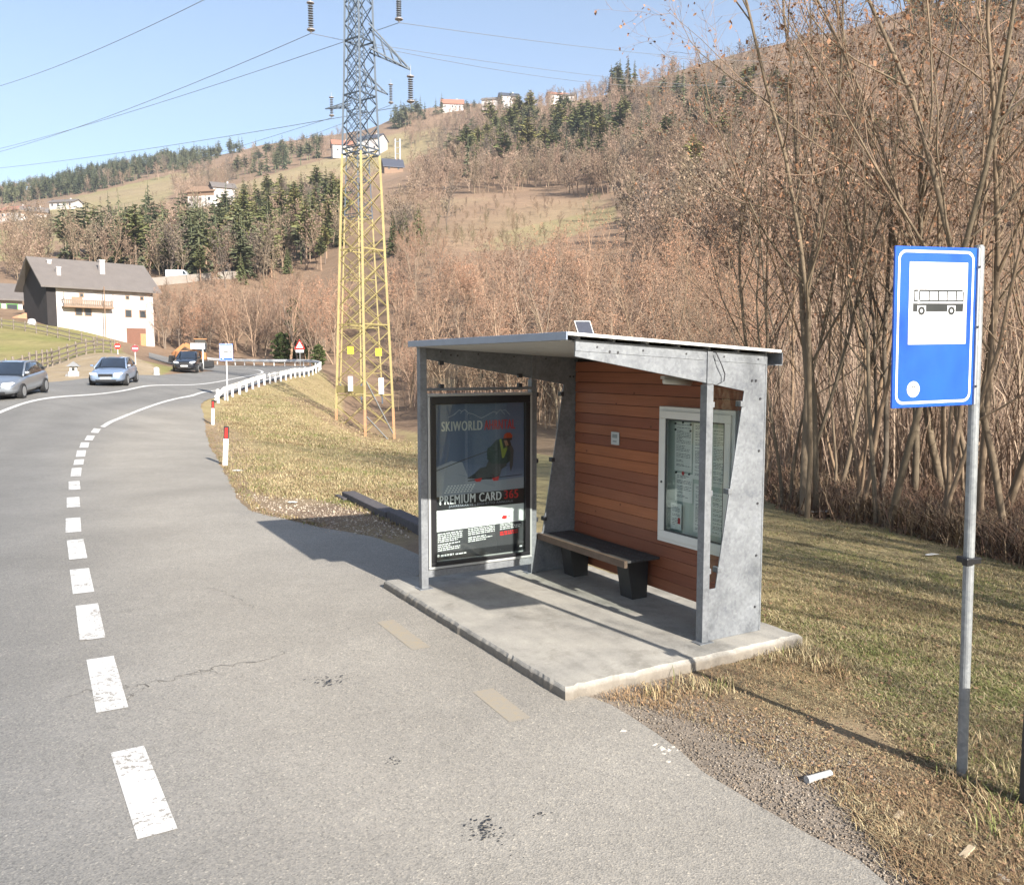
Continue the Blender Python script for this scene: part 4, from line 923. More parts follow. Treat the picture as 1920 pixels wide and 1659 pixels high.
def car(loc,rz,label,paint,kind='saloon'):
    suv=kind=='suv'; dz=.16 if suv else 0; sc_=1.08 if suv else 1.
    root=empty('parked_car' if 0 else 'car',loc,rz,label,'car')
    st=[]
    for x,w,zb,zt_ in [(2.26,.55,.36,.56),(2.2,.74,.24,.68),(1.95,.84,.2,.77),(1.5,.885,.2,.84),(1.0,.9,.2,.90),(.7,.905,.2,.945),(0,.91,.2,.965),(-.9,.91,.2,.985),(-1.5,.9,.2,1.0),(-1.95,.86,.22,.985),(-2.2,.78,.28,.93),(-2.28,.6,.4,.75)]:
        zb+=dz*.5; zt_+=dz
        st.append((x,[(w*.86,zb),(w*.98,zb+.1),(w,zb+(zt_-zb)*.5),(w*.97,zb+(zt_-zb)*.8),(w*.86,zt_-.01),(w*.45,zt_+.012),(0.001,zt_+.018)]))
    m=MB(); loft(m,st,1); bd=m.build('body',paint,root,True,fix=True); s_=bd.modifiers.new('s','SUBSURF'); s_.levels=1; s_.render_levels=1
    roof=(1.66 if suv else 1.43); back=-2.0 if not suv else -2.15
    xs=[(1.0,.92,.79,.5),(.62,.98,.80,.66),(.05,roof-.03,.80,.60),(-.5,roof,.80,.61),(-1.1,roof-.02,.80,.60),(-1.5 if not suv else -1.75,roof-.09 if not suv else roof-.06,.78,.57),(back,1.0+dz+.02,.72,.6)]
    st=[]
    for x,zr,wb,wr in xs:
        b=.90+dz; zr=max(zr+ (dz if zr<1.1 else 0),b+.03)
        f=(zr-b)/(roof-b); st.append((x,[(wb,b-.02),(wb,b),(wb+(wr-wb)*.9*f,zr-.05*f),(wr*.85+(1-f)*.1,zr-.008),(.001,zr)]))
    m=MB(); loft(m,st,1); m.build('windows',M_win,root,True,fix=True)
    # roof skin and pillars
    m=MB(); P_=[(.02,roof-.028),(-.5,roof+.004),(-1.1,roof-.014),(-1.5 if not suv else -1.75,roof-.08 if not suv else roof-.05)]
    for (xa,za),(xb,zb_) in zip(P_[:-1],P_[1:]):
        for y0,y1,d0,d1 in ((-.56,-.3,.035,.004),(-.3,.3,.004,.004),(.3,.56,.004,.035)): m.add([(xa,y0,za-d0+.012),(xa,y1,za-d1+.012),(xb,y1,zb_-d1+.012),(xb,y0,zb_-d0+.012)],[(0,1,2,3)])
    m.build('roof',paint,root,True)
    for s in (-1,1):
        m=MB(); b=.91+dz
        m.tube([(1.0,s*.80,b),(.05,s*.60,roof-.045),(-.5,s*.605,roof-.03),(-1.1,s*.60,roof-.05),(P_[3][0],s*.575,P_[3][1]-.05),(back,s*.72,1.0+dz)],.04,6); m.bar((-.42,s*.78,b),(-.48,s*.61,roof-.03),.07,.02); m.build('pillar',paint,root,True)
        m=MB(); m.lathe([(.0,0)],3) if 0 else None
        m.add([(.82,s*.84,.97+dz),(.80,s*1.02,.96+dz),(.80,s*1.02,1.09+dz),(.82,s*.86,1.08+dz),(.98,s*.86,.98+dz),(.94,s*1.0,.98+dz),(.94,s*1.0,1.07+dz),(.98,s*.88,1.07+dz)],[(0,1,2,3),(7,6,5,4),(0,4,5,1),(1,5,6,2),(2,6,7,3),(3,7,4,0)]); m.build('mirror',paint,root,bevel=.02,fix=True)
        m=MB(); hz=.60+dz; pts=[(2.235,s*.40,hz-.02),(2.215,s*.60,hz-.03),(2.13,s*.76,hz+.01),(2.0,s*.83,hz+.10),(2.06,s*.76,hz+.14),(2.17,s*.55,hz+.115),(2.22,s*.42,hz+.10)]
        pts=[(x+.035,y,z) for x,y,z in pts]; m.add(pts,[tuple(range(7))]); o=m.build('headlight',M_lamp,root); z_=o.modifiers.new('s','SOLIDIFY'); z_.thickness=.03; z_.offset=0
        for x in (1.38,-1.36):
            r0=.34 if suv else .315
            wr_=empty('wheel',(x,s*.83,r0)); wr_.parent=root
            m=MB(); a=np.array([[0,-.11,0],[0,-.105,0],[0,.105,0],[0,.11,0]]); m.tube(a,[r0*.9,r0,r0,r0*.9],20); m.build('tyre',M_tyre,wr_)
            m=MB(); m.tube([(0,s*.105,0),(0,s*.116,0)],[r0*.68,r0*.62],14); m.build('rim',M_rim,wr_)
    m=MB(); m.box(2.235,2.27,-.36,.36,.50+dz,.66+dz); m.box(2.2,2.262,-.5,.5,.27+dz*.5,.36+dz*.5); m.build('grille',M_grl,root,bevel=.01)
    m=MB(); m.box(2.275,2.285,-.26,.26,.385+dz*.6,.485+dz*.6); m.build('number_plate',M_plate,root)
    m=MB(); m.box(-1.9,1.9,-.72,.72,.16,.3+dz*.5); m.build('underbody',M_grl,root)
    return root
def put_car(px,py,Y,phi,label,paint,kind='saloon'):
    w_=at(px,py,Y); rz=-PI/2+phi   # heading (sin phi, -cos phi)
    c_,s_=math.cos(rz),math.sin(rz); lx,ly=1.38,.83
    x=w_[0]-(c_*lx-s_*ly); y=w_[1]-(s_*lx+c_*ly)
    zs=[float(rz_) for rz_ in (globals()['rz'](x+c_*d,y+s_*d) for d in (1.38,-1.36))]
    o=car((x,y,(zs[0]+zs[1])/2+.0),rz,label,paint,kind); o.rotation_euler=(0,-math.atan2(zs[0]-zs[1],2.74),rz); return o
put_car(42,757,35,.20,'silver saloon car cut off by the left edge, nearest of the oncoming cars',carmat('silver paint',(.40,.43,.47),.75))
put_car(237,727,46,.24,'pale blue silver hatchback driving in the middle of the three oncoming cars',carmat('blue silver paint',(.34,.43,.58),.6))
put_car(370,706.5,68,.22,'black off-road car farthest away at the mouth of the farm track',carmat('black paint',(.012,.014,.02),.2),'suv')

# ------------------------------------------------------------------ white farmhouse
M_wall=plain('white render',(.50,.46,.435),.9,var=.18,scale=.6); M_woodd=plain('shade-darkened boards',(.022,.018,.018),.85,var=.3,scale=3); M_woodm=plain('brown boards',(.22,.14,.09),.85,var=.3,scale=3); M_tile=plain('grey brown tiles',(.135,.118,.108),.85,var=.14,scale=.8); M_pane=plain('window pane',(.05,.055,.06),.15); M_wframe=plain('window frame',(.26,.17,.11),.7)
def house_roof(m,x0,x1,y0,y1,ze,zr,oh,th=.22):
    ym=(y0+y1)/2; k=(zr-ze)/(ym-y0); e0=ze-oh*k
    for s in (0,1):
        ya=y0-oh if s==0 else y1+oh
        m.prism([(x0-oh,ya,e0),(x0-oh,ym,zr),(x0-oh,ym,zr+th),(x0-oh,ya,e0+th)],(x1-x0+2*oh,0,0))
def window(parent,x,z,w_,h_,y=0,frame=None,sub=True):
    m=MB(); m.box(x-w_/2,x+w_/2,y-.05,y+.03,z,z+h_); o=m.build('window',frame or M_wframe,parent)
    m=MB(); m.box(x-w_/2+.12,x+w_/2-.12,y-.06,y-.051,z+.1,z+h_-.1); m.build('pane',M_pane,o); return o
hz0=6.3
fh=empty('farmhouse',(-60.9,115.3,hz0),PI/4,'large white farmhouse with a brown tiled roof and a balcony above the road','house')
W_,D_=12.9,10.; ze,zr=13.3-hz0,16.9-hz0
m=MB(); m.box(0,W_,0,.4,-3,ze); m.box(W_-.4,W_,.401,D_,-3,ze); m.box(0,W_-.401,D_-.4,D_,-3,ze); m.prism([(W_-.4,0,ze+.001),(W_-.4,D_,ze+.001),(W_-.4,D_/2,zr-.1)],(.4,0,0)); m.build('wall',M_wall,fh)
m=MB(); m.box(-1.15,-.001,.1,.4,-3,ze); m.box(-1.15,-.85,.401,D_,-3,ze); m.prism([(-1.15,.1,ze+.001),(-1.15,D_,ze+.001),(-1.15,D_/2,zr-.1)],(.3,0,0)); m.build('boarded_gable',M_woodd,fh)  # dark wood coloured near-black so the gable's shade is in the boards
m=MB(); house_roof(m,-1.15,W_,0,D_,ze,zr,.9); rf=m.build('roof',M_tile,fh,fix=True)
m=MB(); 
for k in range(22): m.box(-1.4+k*.68,-1.28+k*.68,-.75,.1,ze-.55,ze-.38)
m.build('rafters',M_woodm,rf)
def chim(x,y,w_,h_,z):
    m=MB(); m.box(x-w_/2,x+w_/2,y-w_/2,y+w_/2,z,z+h_); m.box(x-w_*.62,x+w_*.62,y-w_*.62,y+w_*.62,z+h_+.002,z+h_+.16); m.build('chimney',M_wall,rf)
chim(6.9,2.6,.65,2.5,ze+1.2); chim(.9,1.6,.5,1.1,ze+1.1); chim(.5,4.0,.5,.8,zr-1.1)
for x in (2.75,3.95): window(fh,x,9.1-hz0,1.0,1.15)
for x in (9.35,11.35): window(fh,x,9.1-hz0,1.0,1.15)
for x in (3.2,9.3,11.3): window(fh,x,11.6-hz0,.6,.6,y=0)
bl=empty('balcony',(0,0,10.15-hz0)); bl.parent=fh
m=MB(); m.box(.6,7.0,-1.1,-.002,0,.15); m.build('floor',M_woodm,bl)
m=MB(); m.box(.6,7.0,-1.1,-1.02,.151,.3); m.box(.6,7.0,-1.1,-1.02,.95,1.08)
for k in range(26): m.box(.62+k*.245,.80+k*.245,-1.09,-1.04,.301,.949)
for x in (.6,6.92): m.box(x,x+.08,-1.015,-.01,.95,1.05); m.box(x,x+.08,-1.1,-1.0,1.081,2.0)
m.build('railing',plain('balcony boards',(.22,.165,.125),.85,var=.25,scale=4),bl)
m=MB(); m.box(1.9,3.3,-.04,.0,.16,1.5); m.build('door',M_wframe,fh,loc=(0,-.01,10.15-hz0))
m=MB(); m.box(9.0,11.7,-.06,-.0,-2.6,1.35); gd=m.build('garage_door',plain('rust brown door',(.16,.075,.05),.8,var=.2),fh); m=MB(); m.box(10.9,11.68,-.09,-.062,-2.2,.6); m.build('wooden_leaf',plain('tan wood',(.40,.21,.10),.8,var=.2),gd)
m=MB(); m.tube([(5.6,-1.6,-3),(5.6,-1.6,6.8)],.07,6); o=m.build('wooden_pole',M_woodm,loc=(-60.9,115.3,hz0)); o.rotation_euler=(0,0,PI/4); tag(o,'thin wooden pole standing in front of the white farmhouse','pole')
# neighbouring house cut by the left edge
q=at(12,600,128); h2=empty('house',(q[0]-9.5,q[1]-1,q[2]-1),PI/5,'white house with green window and low grey roof, cut by the left edge','house')
m=MB(); m.box(0,11,0,9,-2,4.6); m.build('wall',M_wall,h2); m=MB(); house_roof(m,0,11,0,9,4.6,6.9,.9); m.build('roof',M_tile,h2,fix=True)
M_grn=plain('green shutters',(.10,.30,.06),.6); 
for x in (7.4,9.6): window(h2,x,2.6,1.6,1.1,frame=M_grn)
q=at(25,612,120); m=MB(); m.prism([(-4,0,-2),(4.2,0,-2),(4.2,0,1.7),(1.5,0,1.9),(-4,0,-.4)],(0,.4,0)); o=m.build('ramp_wall',plain('orange brick',(.42,.22,.13),.9,var=.2,scale=3),loc=tuple(q),fix=True); o.rotation_euler=(0,0,.5); tag(o,'orange brick stair wall between the two houses at left','wall')
q=at(60,612,112); m=MB(); m.lathe([(.5,-1.2),(.55,.4),(.4,.9),(.1,1.0)],12); o=m.build('well_head',M_stone,loc=tuple(q),smooth=True); tag(o,'rounded white stone pillar at the corner of the dark gable','pillar')

# ------------------------------------------------------------------ wooden fences of the field
M_fence=plain('weathered fence wood',(.19,.155,.125),.85,var=.3,scale=4)
def fence(pts,label,hgt,every,rails):
    P_=[np.array(pxy(*q)) for q in pts]; pp_=path(P_,260); d_=np.r_[0,np.cumsum(np.hypot(*np.diff(pp_,axis=0).T))]
    o0=np.array([*pp_[0],float(Gz(*pp_[0]))]); root=empty('fence',tuple(o0),0,label,'fence')
    f=lambda s,h: np.array([np.interp(s,d_,pp_[:,0]),np.interp(s,d_,pp_[:,1]),0])+[0,0,float(Gz(np.interp(s,d_,pp_[:,0]),np.interp(s,d_,pp_[:,1])))+h]-o0
    ns=int(d_[-1]/every); r_=np.random.default_rng(len(pts))
    for k in range(ns+1):
        m=MB(); s=k*d_[-1]/ns; a=f(s,-.3); b=f(s,hgt+.12+r_.normal(0,.03))+np.array([*r_.normal(0,.04,2),0]); m.tube([a,b],.075,6); m.build('post',M_fence,root)
    for h in rails:
        for k in range(ns):
            m=MB(); m.bar(f(k*d_[-1]/ns-.1,h+r_.normal(0,.03)),f((k+1)*d_[-1]/ns+.1,h+r_.normal(0,.03)),.06,.12); m.build('rail',M_fence,root)
fence([(15,715,52),(40,706,56),(65,697,60),(85,686,64),(103,676,68),(138,670,73),(175,664,78),(209,664,83)],'weathered wooden fence curving up along the near edge of the field',1.25,2.2,(.35,.72,1.1))
fence([(-120,610,112),(0,619,106),(60,626,102),(120,638,97),(165,648,94),(215,655,92)],'upper wooden fence of the field in front of the white farmhouse',1.1,2.6,(.4,.9))
# ------------------------------------------------------------------ orange machine, white board behind the black car
q=at(366,690,92); oz=float(Gz(q[0],q[1])); M_or=plain('orange paint',(.36,.15,.05),.5,var=.15); 
ex=empty('excavator',(q[0],q[1],oz),.3,'orange digger standing behind the black car beside the bend','excavator')
m=MB(); m.box(-1.9,1.9,-1.1,-.5,0,.75); m.build('track',M_tyre,ex,bevel=.15); m=MB(); m.box(-1.9,1.9,.5,1.1,0,.75); m.build('track',M_tyre,ex,bevel=.15)
m=MB(); m.prism([(-1.9,-1.1,.85),(1.2,-1.1,.85),(1.2,-1.1,1.6),(.2,-1.1,1.9),(-1.9,-1.1,1.75)],(0,2.2,0)); m.build('body',M_or,ex,fix=True,bevel=.08)
m=MB(); m.prism([(.1,-1.0,1.91),(1.2,-1.0,1.61),(1.35,-1.0,2.5),(1.1,-1.0,3.0),(.1,-1.0,3.0)],(0,1.1,0)); m.build('cab',M_win,ex,fix=True); m=MB(); m.box(.0,1.3,-1.05,.15,3.002,3.1); m.build('cab_roof',M_or,ex)
m=MB(); m.bar((.9,.5,1.6),(-1.0,.5,2.5),.35,.45); m.bar((-1.0,.5,2.5),(-2.3,.5,1.4),.3,.35); m.build('boom',M_or,ex); m=MB(); m.prism([(-2.0,.1,1.3),(-2.6,.1,1.3),(-2.7,.1,.6),(-2.1,.1,.5)],(0,.8,0)); m.build('bucket',M_grl,ex,fix=True)
q=at(372,690,90); bz=float(Gz(q[0],q[1])); bb=empty('board_sign',(q[0],q[1],bz),.1,'white board on a post beside the orange digger','sign')
m=MB(); m.tube([(.5,0,0),(.5,0,2.6)],.06,6); m.build('post',M_dwh,bb); m=MB(); m.box(-.7,.75,-.08,-.04,2.05,2.65); m.build('board',M_sw,bb)

# ------------------------------------------------------------------ far road walls with vehicles
M_cw=plain('road wall concrete',(.24,.21,.18),.9,var=.15,scale=.5)
def wall(pts,h,th,name,label,cat):
    P_=[(lambda g_: np.array([*g_[:2],g_[2]+h*.75]))(hit(q[0],q[1]+3,60)) for q in pts]; o0=P_[0]; m=MB()
    for a,b in zip(P_[:-1],P_[1:]): m.bar(a-o0-[0,0,h/2],b-o0-[0,0,h/2],th,h)
    o=m.build(name,M_cw,loc=tuple(o0)); return tag(o,label,cat)
wall([(286,533,188),(350,527,192),(430,520,196),(470,519,199)],2.2,.6,'retaining_wall','pale retaining wall of the upper road beside the farmhouse roof','wall')
wall([(1540,455,112),(1640,437,114),(1760,430,117),(1930,418,120),(2100,404,124)],.8,.6,'retaining_wall','pale road wall crossing the wooded slope behind the near bus stop sign','wall')
q=hit(330,529,60)+[0,1.5,.9]; M_van=plain('white van paint',(.45,.47,.5),.35,var=.04,coat=1)
vn=empty('van',(q[0],q[1],q[2]-.5),.08,'white van driving on the upper road right of the farmhouse roof','van')
m=MB(); m.prism([(-2.5,-1,.35),(2.5,-1,.35),(2.6,-1,1.0),(2.2,-1,1.2),(1.6,-1,2.2),(1.3,-1,2.3),(-2.5,-1,2.3)],(0,2,0)); m.build('body',M_van,vn,fix=True,bevel=.08)
m=MB(); m.prism([(1.45,-1.01,1.35),(2.0,-1.01,1.35),(1.55,-1.01,2.05),(1.2,-1.01,2.05),(1.2,-1.01,1.35)],(0,2.02,0)); m.build('windows',M_win,vn,fix=True)
for x in (-1.6,1.7): m=MB(); m.tube([(x,-1.02,.35),(x,1.02,.35)],.36,12); m.build('wheel',M_tyre,vn)
q=hit(428,519,60)+[0,2,.9]; c4=car((q[0],q[1],q[2]-.7),.1,'blue grey car roof just showing above the upper road wall',carmat('far car paint',(.22,.28,.38),.3))

# ------------------------------------------------------------------ farms on the slopes
def farm(px,py,Y,w_,d_,h_,rz_,label,roofm=M_tile,wallm=M_wall,rh=.32,nwin=3,upper=None,name='farmhouse'):
    g_=at(px,py,Y); root=empty(name,tuple(g_),rz_,label,'house')
    m=MB(); m.box(-w_/2,w_/2,-d_/2,d_/2,-4,h_*(.6 if upper else 1)); m.build('wall',wallm,root)
    if upper: m=MB(); m.box(-w_/2-.1,w_/2+.1,-d_/2-.1,d_/2+.1,h_*.601,h_); m.build('upper_floor',upper,root)
    zr_=h_+d_*rh
    m=MB(); 
    for x in (-w_/2,w_/2-.3): m.prism([(x,-d_/2,h_+.002),(x,d_/2,h_+.002),(x,0,zr_-.1)],(.3,0,0))
    m.build('gable',upper or wallm,root,fix=True)
    m=MB(); house_roof(m,-w_/2,w_/2,-d_/2,d_/2,h_,zr_,.9,.35); rf_=m.build('roof',roofm,root,fix=True)
    m=MB(); m.box(w_*.2,w_*.2+.7,-.35,.35,zr_-.6,zr_+1.0); m.build('chimney',wallm,rf_)
    for k in range(nwin):
        x=-w_/2+w_*(k+.5)/nwin; m=MB(); m.box(x-.6,x+.6,-d_/2-.16,-d_/2-.11,h_*.2,h_*.2+1.4); m.build('window',M_pane,root)
    return root
M_rrd=plain('red brown tiles',(.30,.13,.085),.85,var=.15); M_dk=plain('dark slate roof',(.05,.055,.075),.6)
farm(35,411,500,16,10,4.5,-.3,'farmhouse with a long brown upper floor, leftmost on the hill meadow',M_rrd,M_wall,.25,4,M_woodm)
farm(66,412,497,13,9,4.0,.4,'white barn wing with a brown front, right part of the leftmost hill farm',M_tile,M_wall,.3,3,M_woodm)
farm(124,390,560,17,9,3.0,-.2,'low white farmhouse under the dark wood edge on the hill meadow',M_tile,M_wall,.22,4)
farm(388,384,420,14,10,5.5,-.25,'brown wooden farmhouse above the conifers, left of a white one',M_woodm,M_wall,.3,3,M_woodm)
farm(418,380,420,10,9,6.5,.5,'white farmhouse above the conifers, beside the brown wooden one',M_tile,M_wall,.28,3)
farm(641,290,640,14,11,6,.3,'small chalet with a red brown roof directly left of the pylon on the high meadow',M_rrd,M_wall,.35,2)
farm(698,288,640,18,13,9,-.4,'white hill house with dark roof right behind the pylon',M_dk,M_wall,.3,3)
farm(736,322,560,12,10,2.5,.3,'dark roofed barn sunk in the slope right of the pylon',M_dk,M_woodm,.5,2,name='barn')
farm(848,207,732,18,11,4,.1,'white cottage with a reddish roof alone on the skyline',M_rrd,M_wall,.4,3)
farm(926,202,720,18,11,5,-.2,'white house on the skyline left of the dark roofed one',M_tile,M_wall,.25,3)
farm(954,200,717,15,11,7,.2,'white house with a dark slate roof on the skyline',M_dk,M_wall,.3,3)
farm(1046,193,690,16,10,5,.2,'pale house among bare trees on the skyline, left of two',M_rrd,M_wall,.25,3)
farm(1068,192,685,9,9,4,-.2,'tiny pale house among bare trees on the skyline, right of two',M_tile,M_wall,.25,2)
farm(1806,250,248,9,8,3.6,.35,'white house with a brown front high on the slope behind the bare trees at right',M_tile,M_wall,.22,2,plain('rust boards',(.30,.16,.10),.85))
g_=at(746,300,600); ms=empty('mast',tuple(g_),0,'pale grey twin mast standing on the high meadow right of the pylon','mast')
for x in (-1.6,1.6): m=MB(); m.bar((x,0,-2),(x,0,14),.7,.7); m.build('pole',plain('mast grey',(.42,.45,.48),.6),ms)
for z in (4,8,12): m=MB(); m.bar((-1.6,-.4,z),(1.6,-.4,z),.4,.4); m.build('crossbar',M_pole,ms)
# ------------------------------------------------------------------ trees
def nrm_(v): return v/(np.linalg.norm(v)+1e-12)
def tube_np(pts,rad,k):
    n=len(pts); d=nrm_(pts[-1]-pts[0]); u=np.array([0,0,1.]) if abs(d[2])<.9 else np.array([1.,0,0])
    x=nrm_(np.cross(d,u)); y=np.cross(d,x); a=np.arange(k)*2*PI/k
    ringv=np.cos(a)[:,None]*x+np.sin(a)[:,None]*y
    V=(pts[:,None]+rad[:,None,None]*ringv[None]).reshape(-1,3)
    i=np.arange(n-1)[:,None]*k; j=np.arange(k)[None]; j2=(j+1)%k
    return V,np.stack([i+j,i+j2,i+k+j2,i+k+j],-1).reshape(-1,4)
class TreeGen:
    def __init__(s,seed,spec): s.r=np.random.default_rng(seed); s.S=spec; s.b=[]; s.leaf=[]
    def branch(s,p,d,L,r0,lev):
        S=s.S; n=S['seg'][lev]; pts=[p]; q=p.copy(); dd=d.copy()
        for i in range(n):
            dd=nrm_(dd+s.r.normal(0,S['wig'][lev],3)+np.array([0,0,S['trop'][lev]])); q=q+dd*L/n; pts.append(q)
        pts=np.array(pts); t=np.linspace(0,1,n+1); rad=r0*(1-t*(1-S['tip'][lev])); s.b.append((pts,rad,lev))
        if lev+1<S['lev']:
            nc=max(1,int(round(S['nch'][lev]*s.r.uniform(.75,1.25))))
            for c in range(nc):
                tt=S['t0'][lev]+(1-S['t0'][lev])*(c+s.r.uniform(0,1))/nc; tt=min(tt,.985)
                f=tt*n; i=min(int(f),n-1); pos=pts[i]+(pts[i+1]-pts[i])*(f-i); bd=nrm_(pts[i+1]-pts[i])
                az=s.r.uniform(0,2*PI); ref=np.array([0,0,1.]) if abs(bd[2])<.9 else np.array([1.,0,0])
                x=nrm_(np.cross(bd,ref)); y=np.cross(bd,x); an=math.radians(s.r.normal(S['ang'][lev],9))
                cd=nrm_(bd*math.cos(an)+(x*math.cos(az)+y*math.sin(az))*math.sin(an))
                s.branch(pos,cd,L*S['ratio'][lev]*(1.15-.6*tt)*s.r.uniform(.65,1.25),max(rad[i]*S['rr'],S['rmin']),lev+1)
        elif S['leaf']>0:
            for c in range(S['leaf']):
                if s.r.random()<S['lp']: s.leaf.append((pts[s.r.integers(1,n+1)],S['ls']*s.r.uniform(.6,1.4)))
    def meshes(s,split=2):
        outs=[[],[],[],[]]; res=[]
        for part in (0,1):
            V=[];Fq=[];mi=[];n=0
            for pts,rad,lev in s.b:
                if (lev<split)!=(part==0): continue
                v,f=tube_np(pts,rad,s.S['k'][lev]); V.append(v);Fq.append(f+n);mi+= [0 if lev<split else 1]*len(f);n+=len(v)
            if part==1 and s.leaf:
                P_=np.array([l[0] for l in s.leaf]); sz=np.array([l[1] for l in s.leaf]); m=len(P_)
                a=s.r.normal(0,1,(m,3)); a/=np.linalg.norm(a,axis=1)[:,None]; b=s.r.normal(0,1,(m,3)); b-=a*(a*b).sum(1)[:,None]; b/=np.linalg.norm(b,axis=1)[:,None]
                b[:,2]-=s.S.get('hang',.0); 
                a=a*sz[:,None]*.5; b=b*sz[:,None]
                q=np.stack([P_-a,P_+a*.6,P_+a+b,P_-a*.7+b],1).reshape(-1,3); V.append(q); Fq.append(np.arange(4*m).reshape(-1,4)+n); mi+=[2]*m
            res.append((np.vstack(V) if V else np.zeros((0,3)),np.vstack(Fq) if Fq else np.zeros((0,4),int),mi))
        return res
def bark_mat(name,c0,c1,leafy=False,rnd=.25,attr=False):
    t=NT(name)
    c=t.mix(c0,c1,t.noise(3,4,.7))
    oi=t.n('ShaderNodeObjectInfo')
    if attr:
        a=t.n('ShaderNodeAttribute',attribute_name='cover'); c=t.mix(a.outputs['Color'],t.gray(t.noise(.7,3,.6),.75,1.25),1.,'MULTIPLY')
    else: c=t.mix(c,t.ramp(oi.outputs['Random'],[(0,(.62,.64,.68)),(.35,(.85,.86,.82)),(.6,(1.,.97,.93)),(1,(1.32,1.16,1.04))]),1.,'MULTIPLY')
    return t.fin(c,.9,spec=.15)
M_bark=bark_mat('bark',(.10,.078,.057),(.29,.225,.16)); M_twig=bark_mat('twigs',(.25,.175,.13),(.36,.26,.195)); M_dead=bark_mat('dead leaves',(.23,.125,.08),(.36,.21,.13))
M_bark2=bark_mat('thicket bark',(.23,.17,.128),(.33,.25,.185)); M_twig2=bark_mat('thicket twigs',(.25,.175,.135),(.34,.245,.185)); M_dead2=bark_mat('thicket leaves',(.25,.155,.11),(.34,.22,.155))
M_spr=bark_mat('spruce needles',(.085,.105,.05),(.18,.19,.088)); M_pine=bark_mat('pine needles',(.115,.13,.058),(.20,.20,.09)); M_cbark=bark_mat('conifer bark',(.20,.15,.11),(.28,.21,.16)); M_ivy=bark_mat('ivy',(.028,.045,.018),(.065,.085,.032))
NEAR=dict(lev=4,seg=[10,7,5,3],wig=[.07,.12,.16,.2],trop=[.03,.10,.06,.0],tip=[.18,.15,.2,.3],nch=[10,6,5],t0=[.24,.2,.15],ang=[36,40,42],ratio=[.42,.44,.44],rr=.52,rmin=.003,k=[9,6,4,3],leaf=3,lp=.38,ls=.036,hang=.5)
MID=dict(lev=4,seg=[7,5,3,2],wig=[.08,.13,.18,.2],trop=[.04,.12,.08,.0],tip=[.2,.2,.3,.4],nch=[11,6,4],t0=[.18,.2,.15],ang=[36,40,45],ratio=[.46,.45,.46],rr=.6,rmin=.011,k=[5,4,3,3],leaf=4,lp=.6,ls=.075,hang=.3)
def proto(seed,spec,H,r0,stems,mats,name,spread=.25,label=None,split=2,lean=None):
    V0=[[],[]];F0=[[],[]];M0=[[],[]];n=[0,0]; r=np.random.default_rng(seed+900)
    for k in range(stems):
        g=TreeGen(seed*10+k,spec); a=r.uniform(0,2*PI); tl_=r.uniform(.0,spread) if stems>1 else r.uniform(0,.08)
        d=nrm_(np.array([math.cos(a)*tl_,math.sin(a)*tl_,1])) if lean is None else nrm_(np.array(lean[k],float))
        o=np.array([math.cos(a),math.sin(a),0])*(.12 if stems>1 else 0)
        h=H*r.uniform(.75,1) if k else H
        g.branch(o-np.array([0,0,.15]),d,h,r0*(1 if k==0 else r.uniform(.6,.95)),0)
        for i,(v,f,mi) in enumerate(g.meshes(split)):
            V0[i].append(v);F0[i].append(f+n[i]);M0[i]+=mi;n[i]+=len(v)
    root=bpy.data.objects.new(name,None)
    ms=[]
    for i,nm in ((0,'trunk'),(1,'crown')):
        me=fastmesh(nm,np.vstack(V0[i]),np.vstack(F0[i]),mats,4); me.polygons.foreach_set('material_index',np.array(M0[i],np.int32)); 
        if i==0: me.polygons.foreach_set('use_smooth',[True]*len(me.polygons))
        ms.append(me)
    return name,ms
def plant(pr,p,label,cat='tree',group=None,s=1.,rz=None,tilt=(0,0),szz=1.):
    name,ms=pr; o=bpy.data.objects.new(name,None); C.objects.link(o); o.location=tuple(p); o.rotation_euler=(tilt[0],tilt[1],RNG.uniform(0,6.28) if rz is None else rz); o.scale=(s,s,s*szz); o.empty_display_size=.3
    tag(o,label,cat,group)
    for me in ms:
        c=bpy.data.objects.new(me.name,me); C.objects.link(c); c.parent=o
    return o
near_p=[proto(i,NEAR,H,r0,st,[M_bark,M_twig,M_dead],'bare_tree',sp) for i,(H,r0,st,sp) in enumerate([(10.5,.054,1,.1),(11.5,.06,2,.22),(9.5,.045,3,.3),(12,.068,2,.16),(8.5,.04,3,.3),(10,.05,2,.2)])]
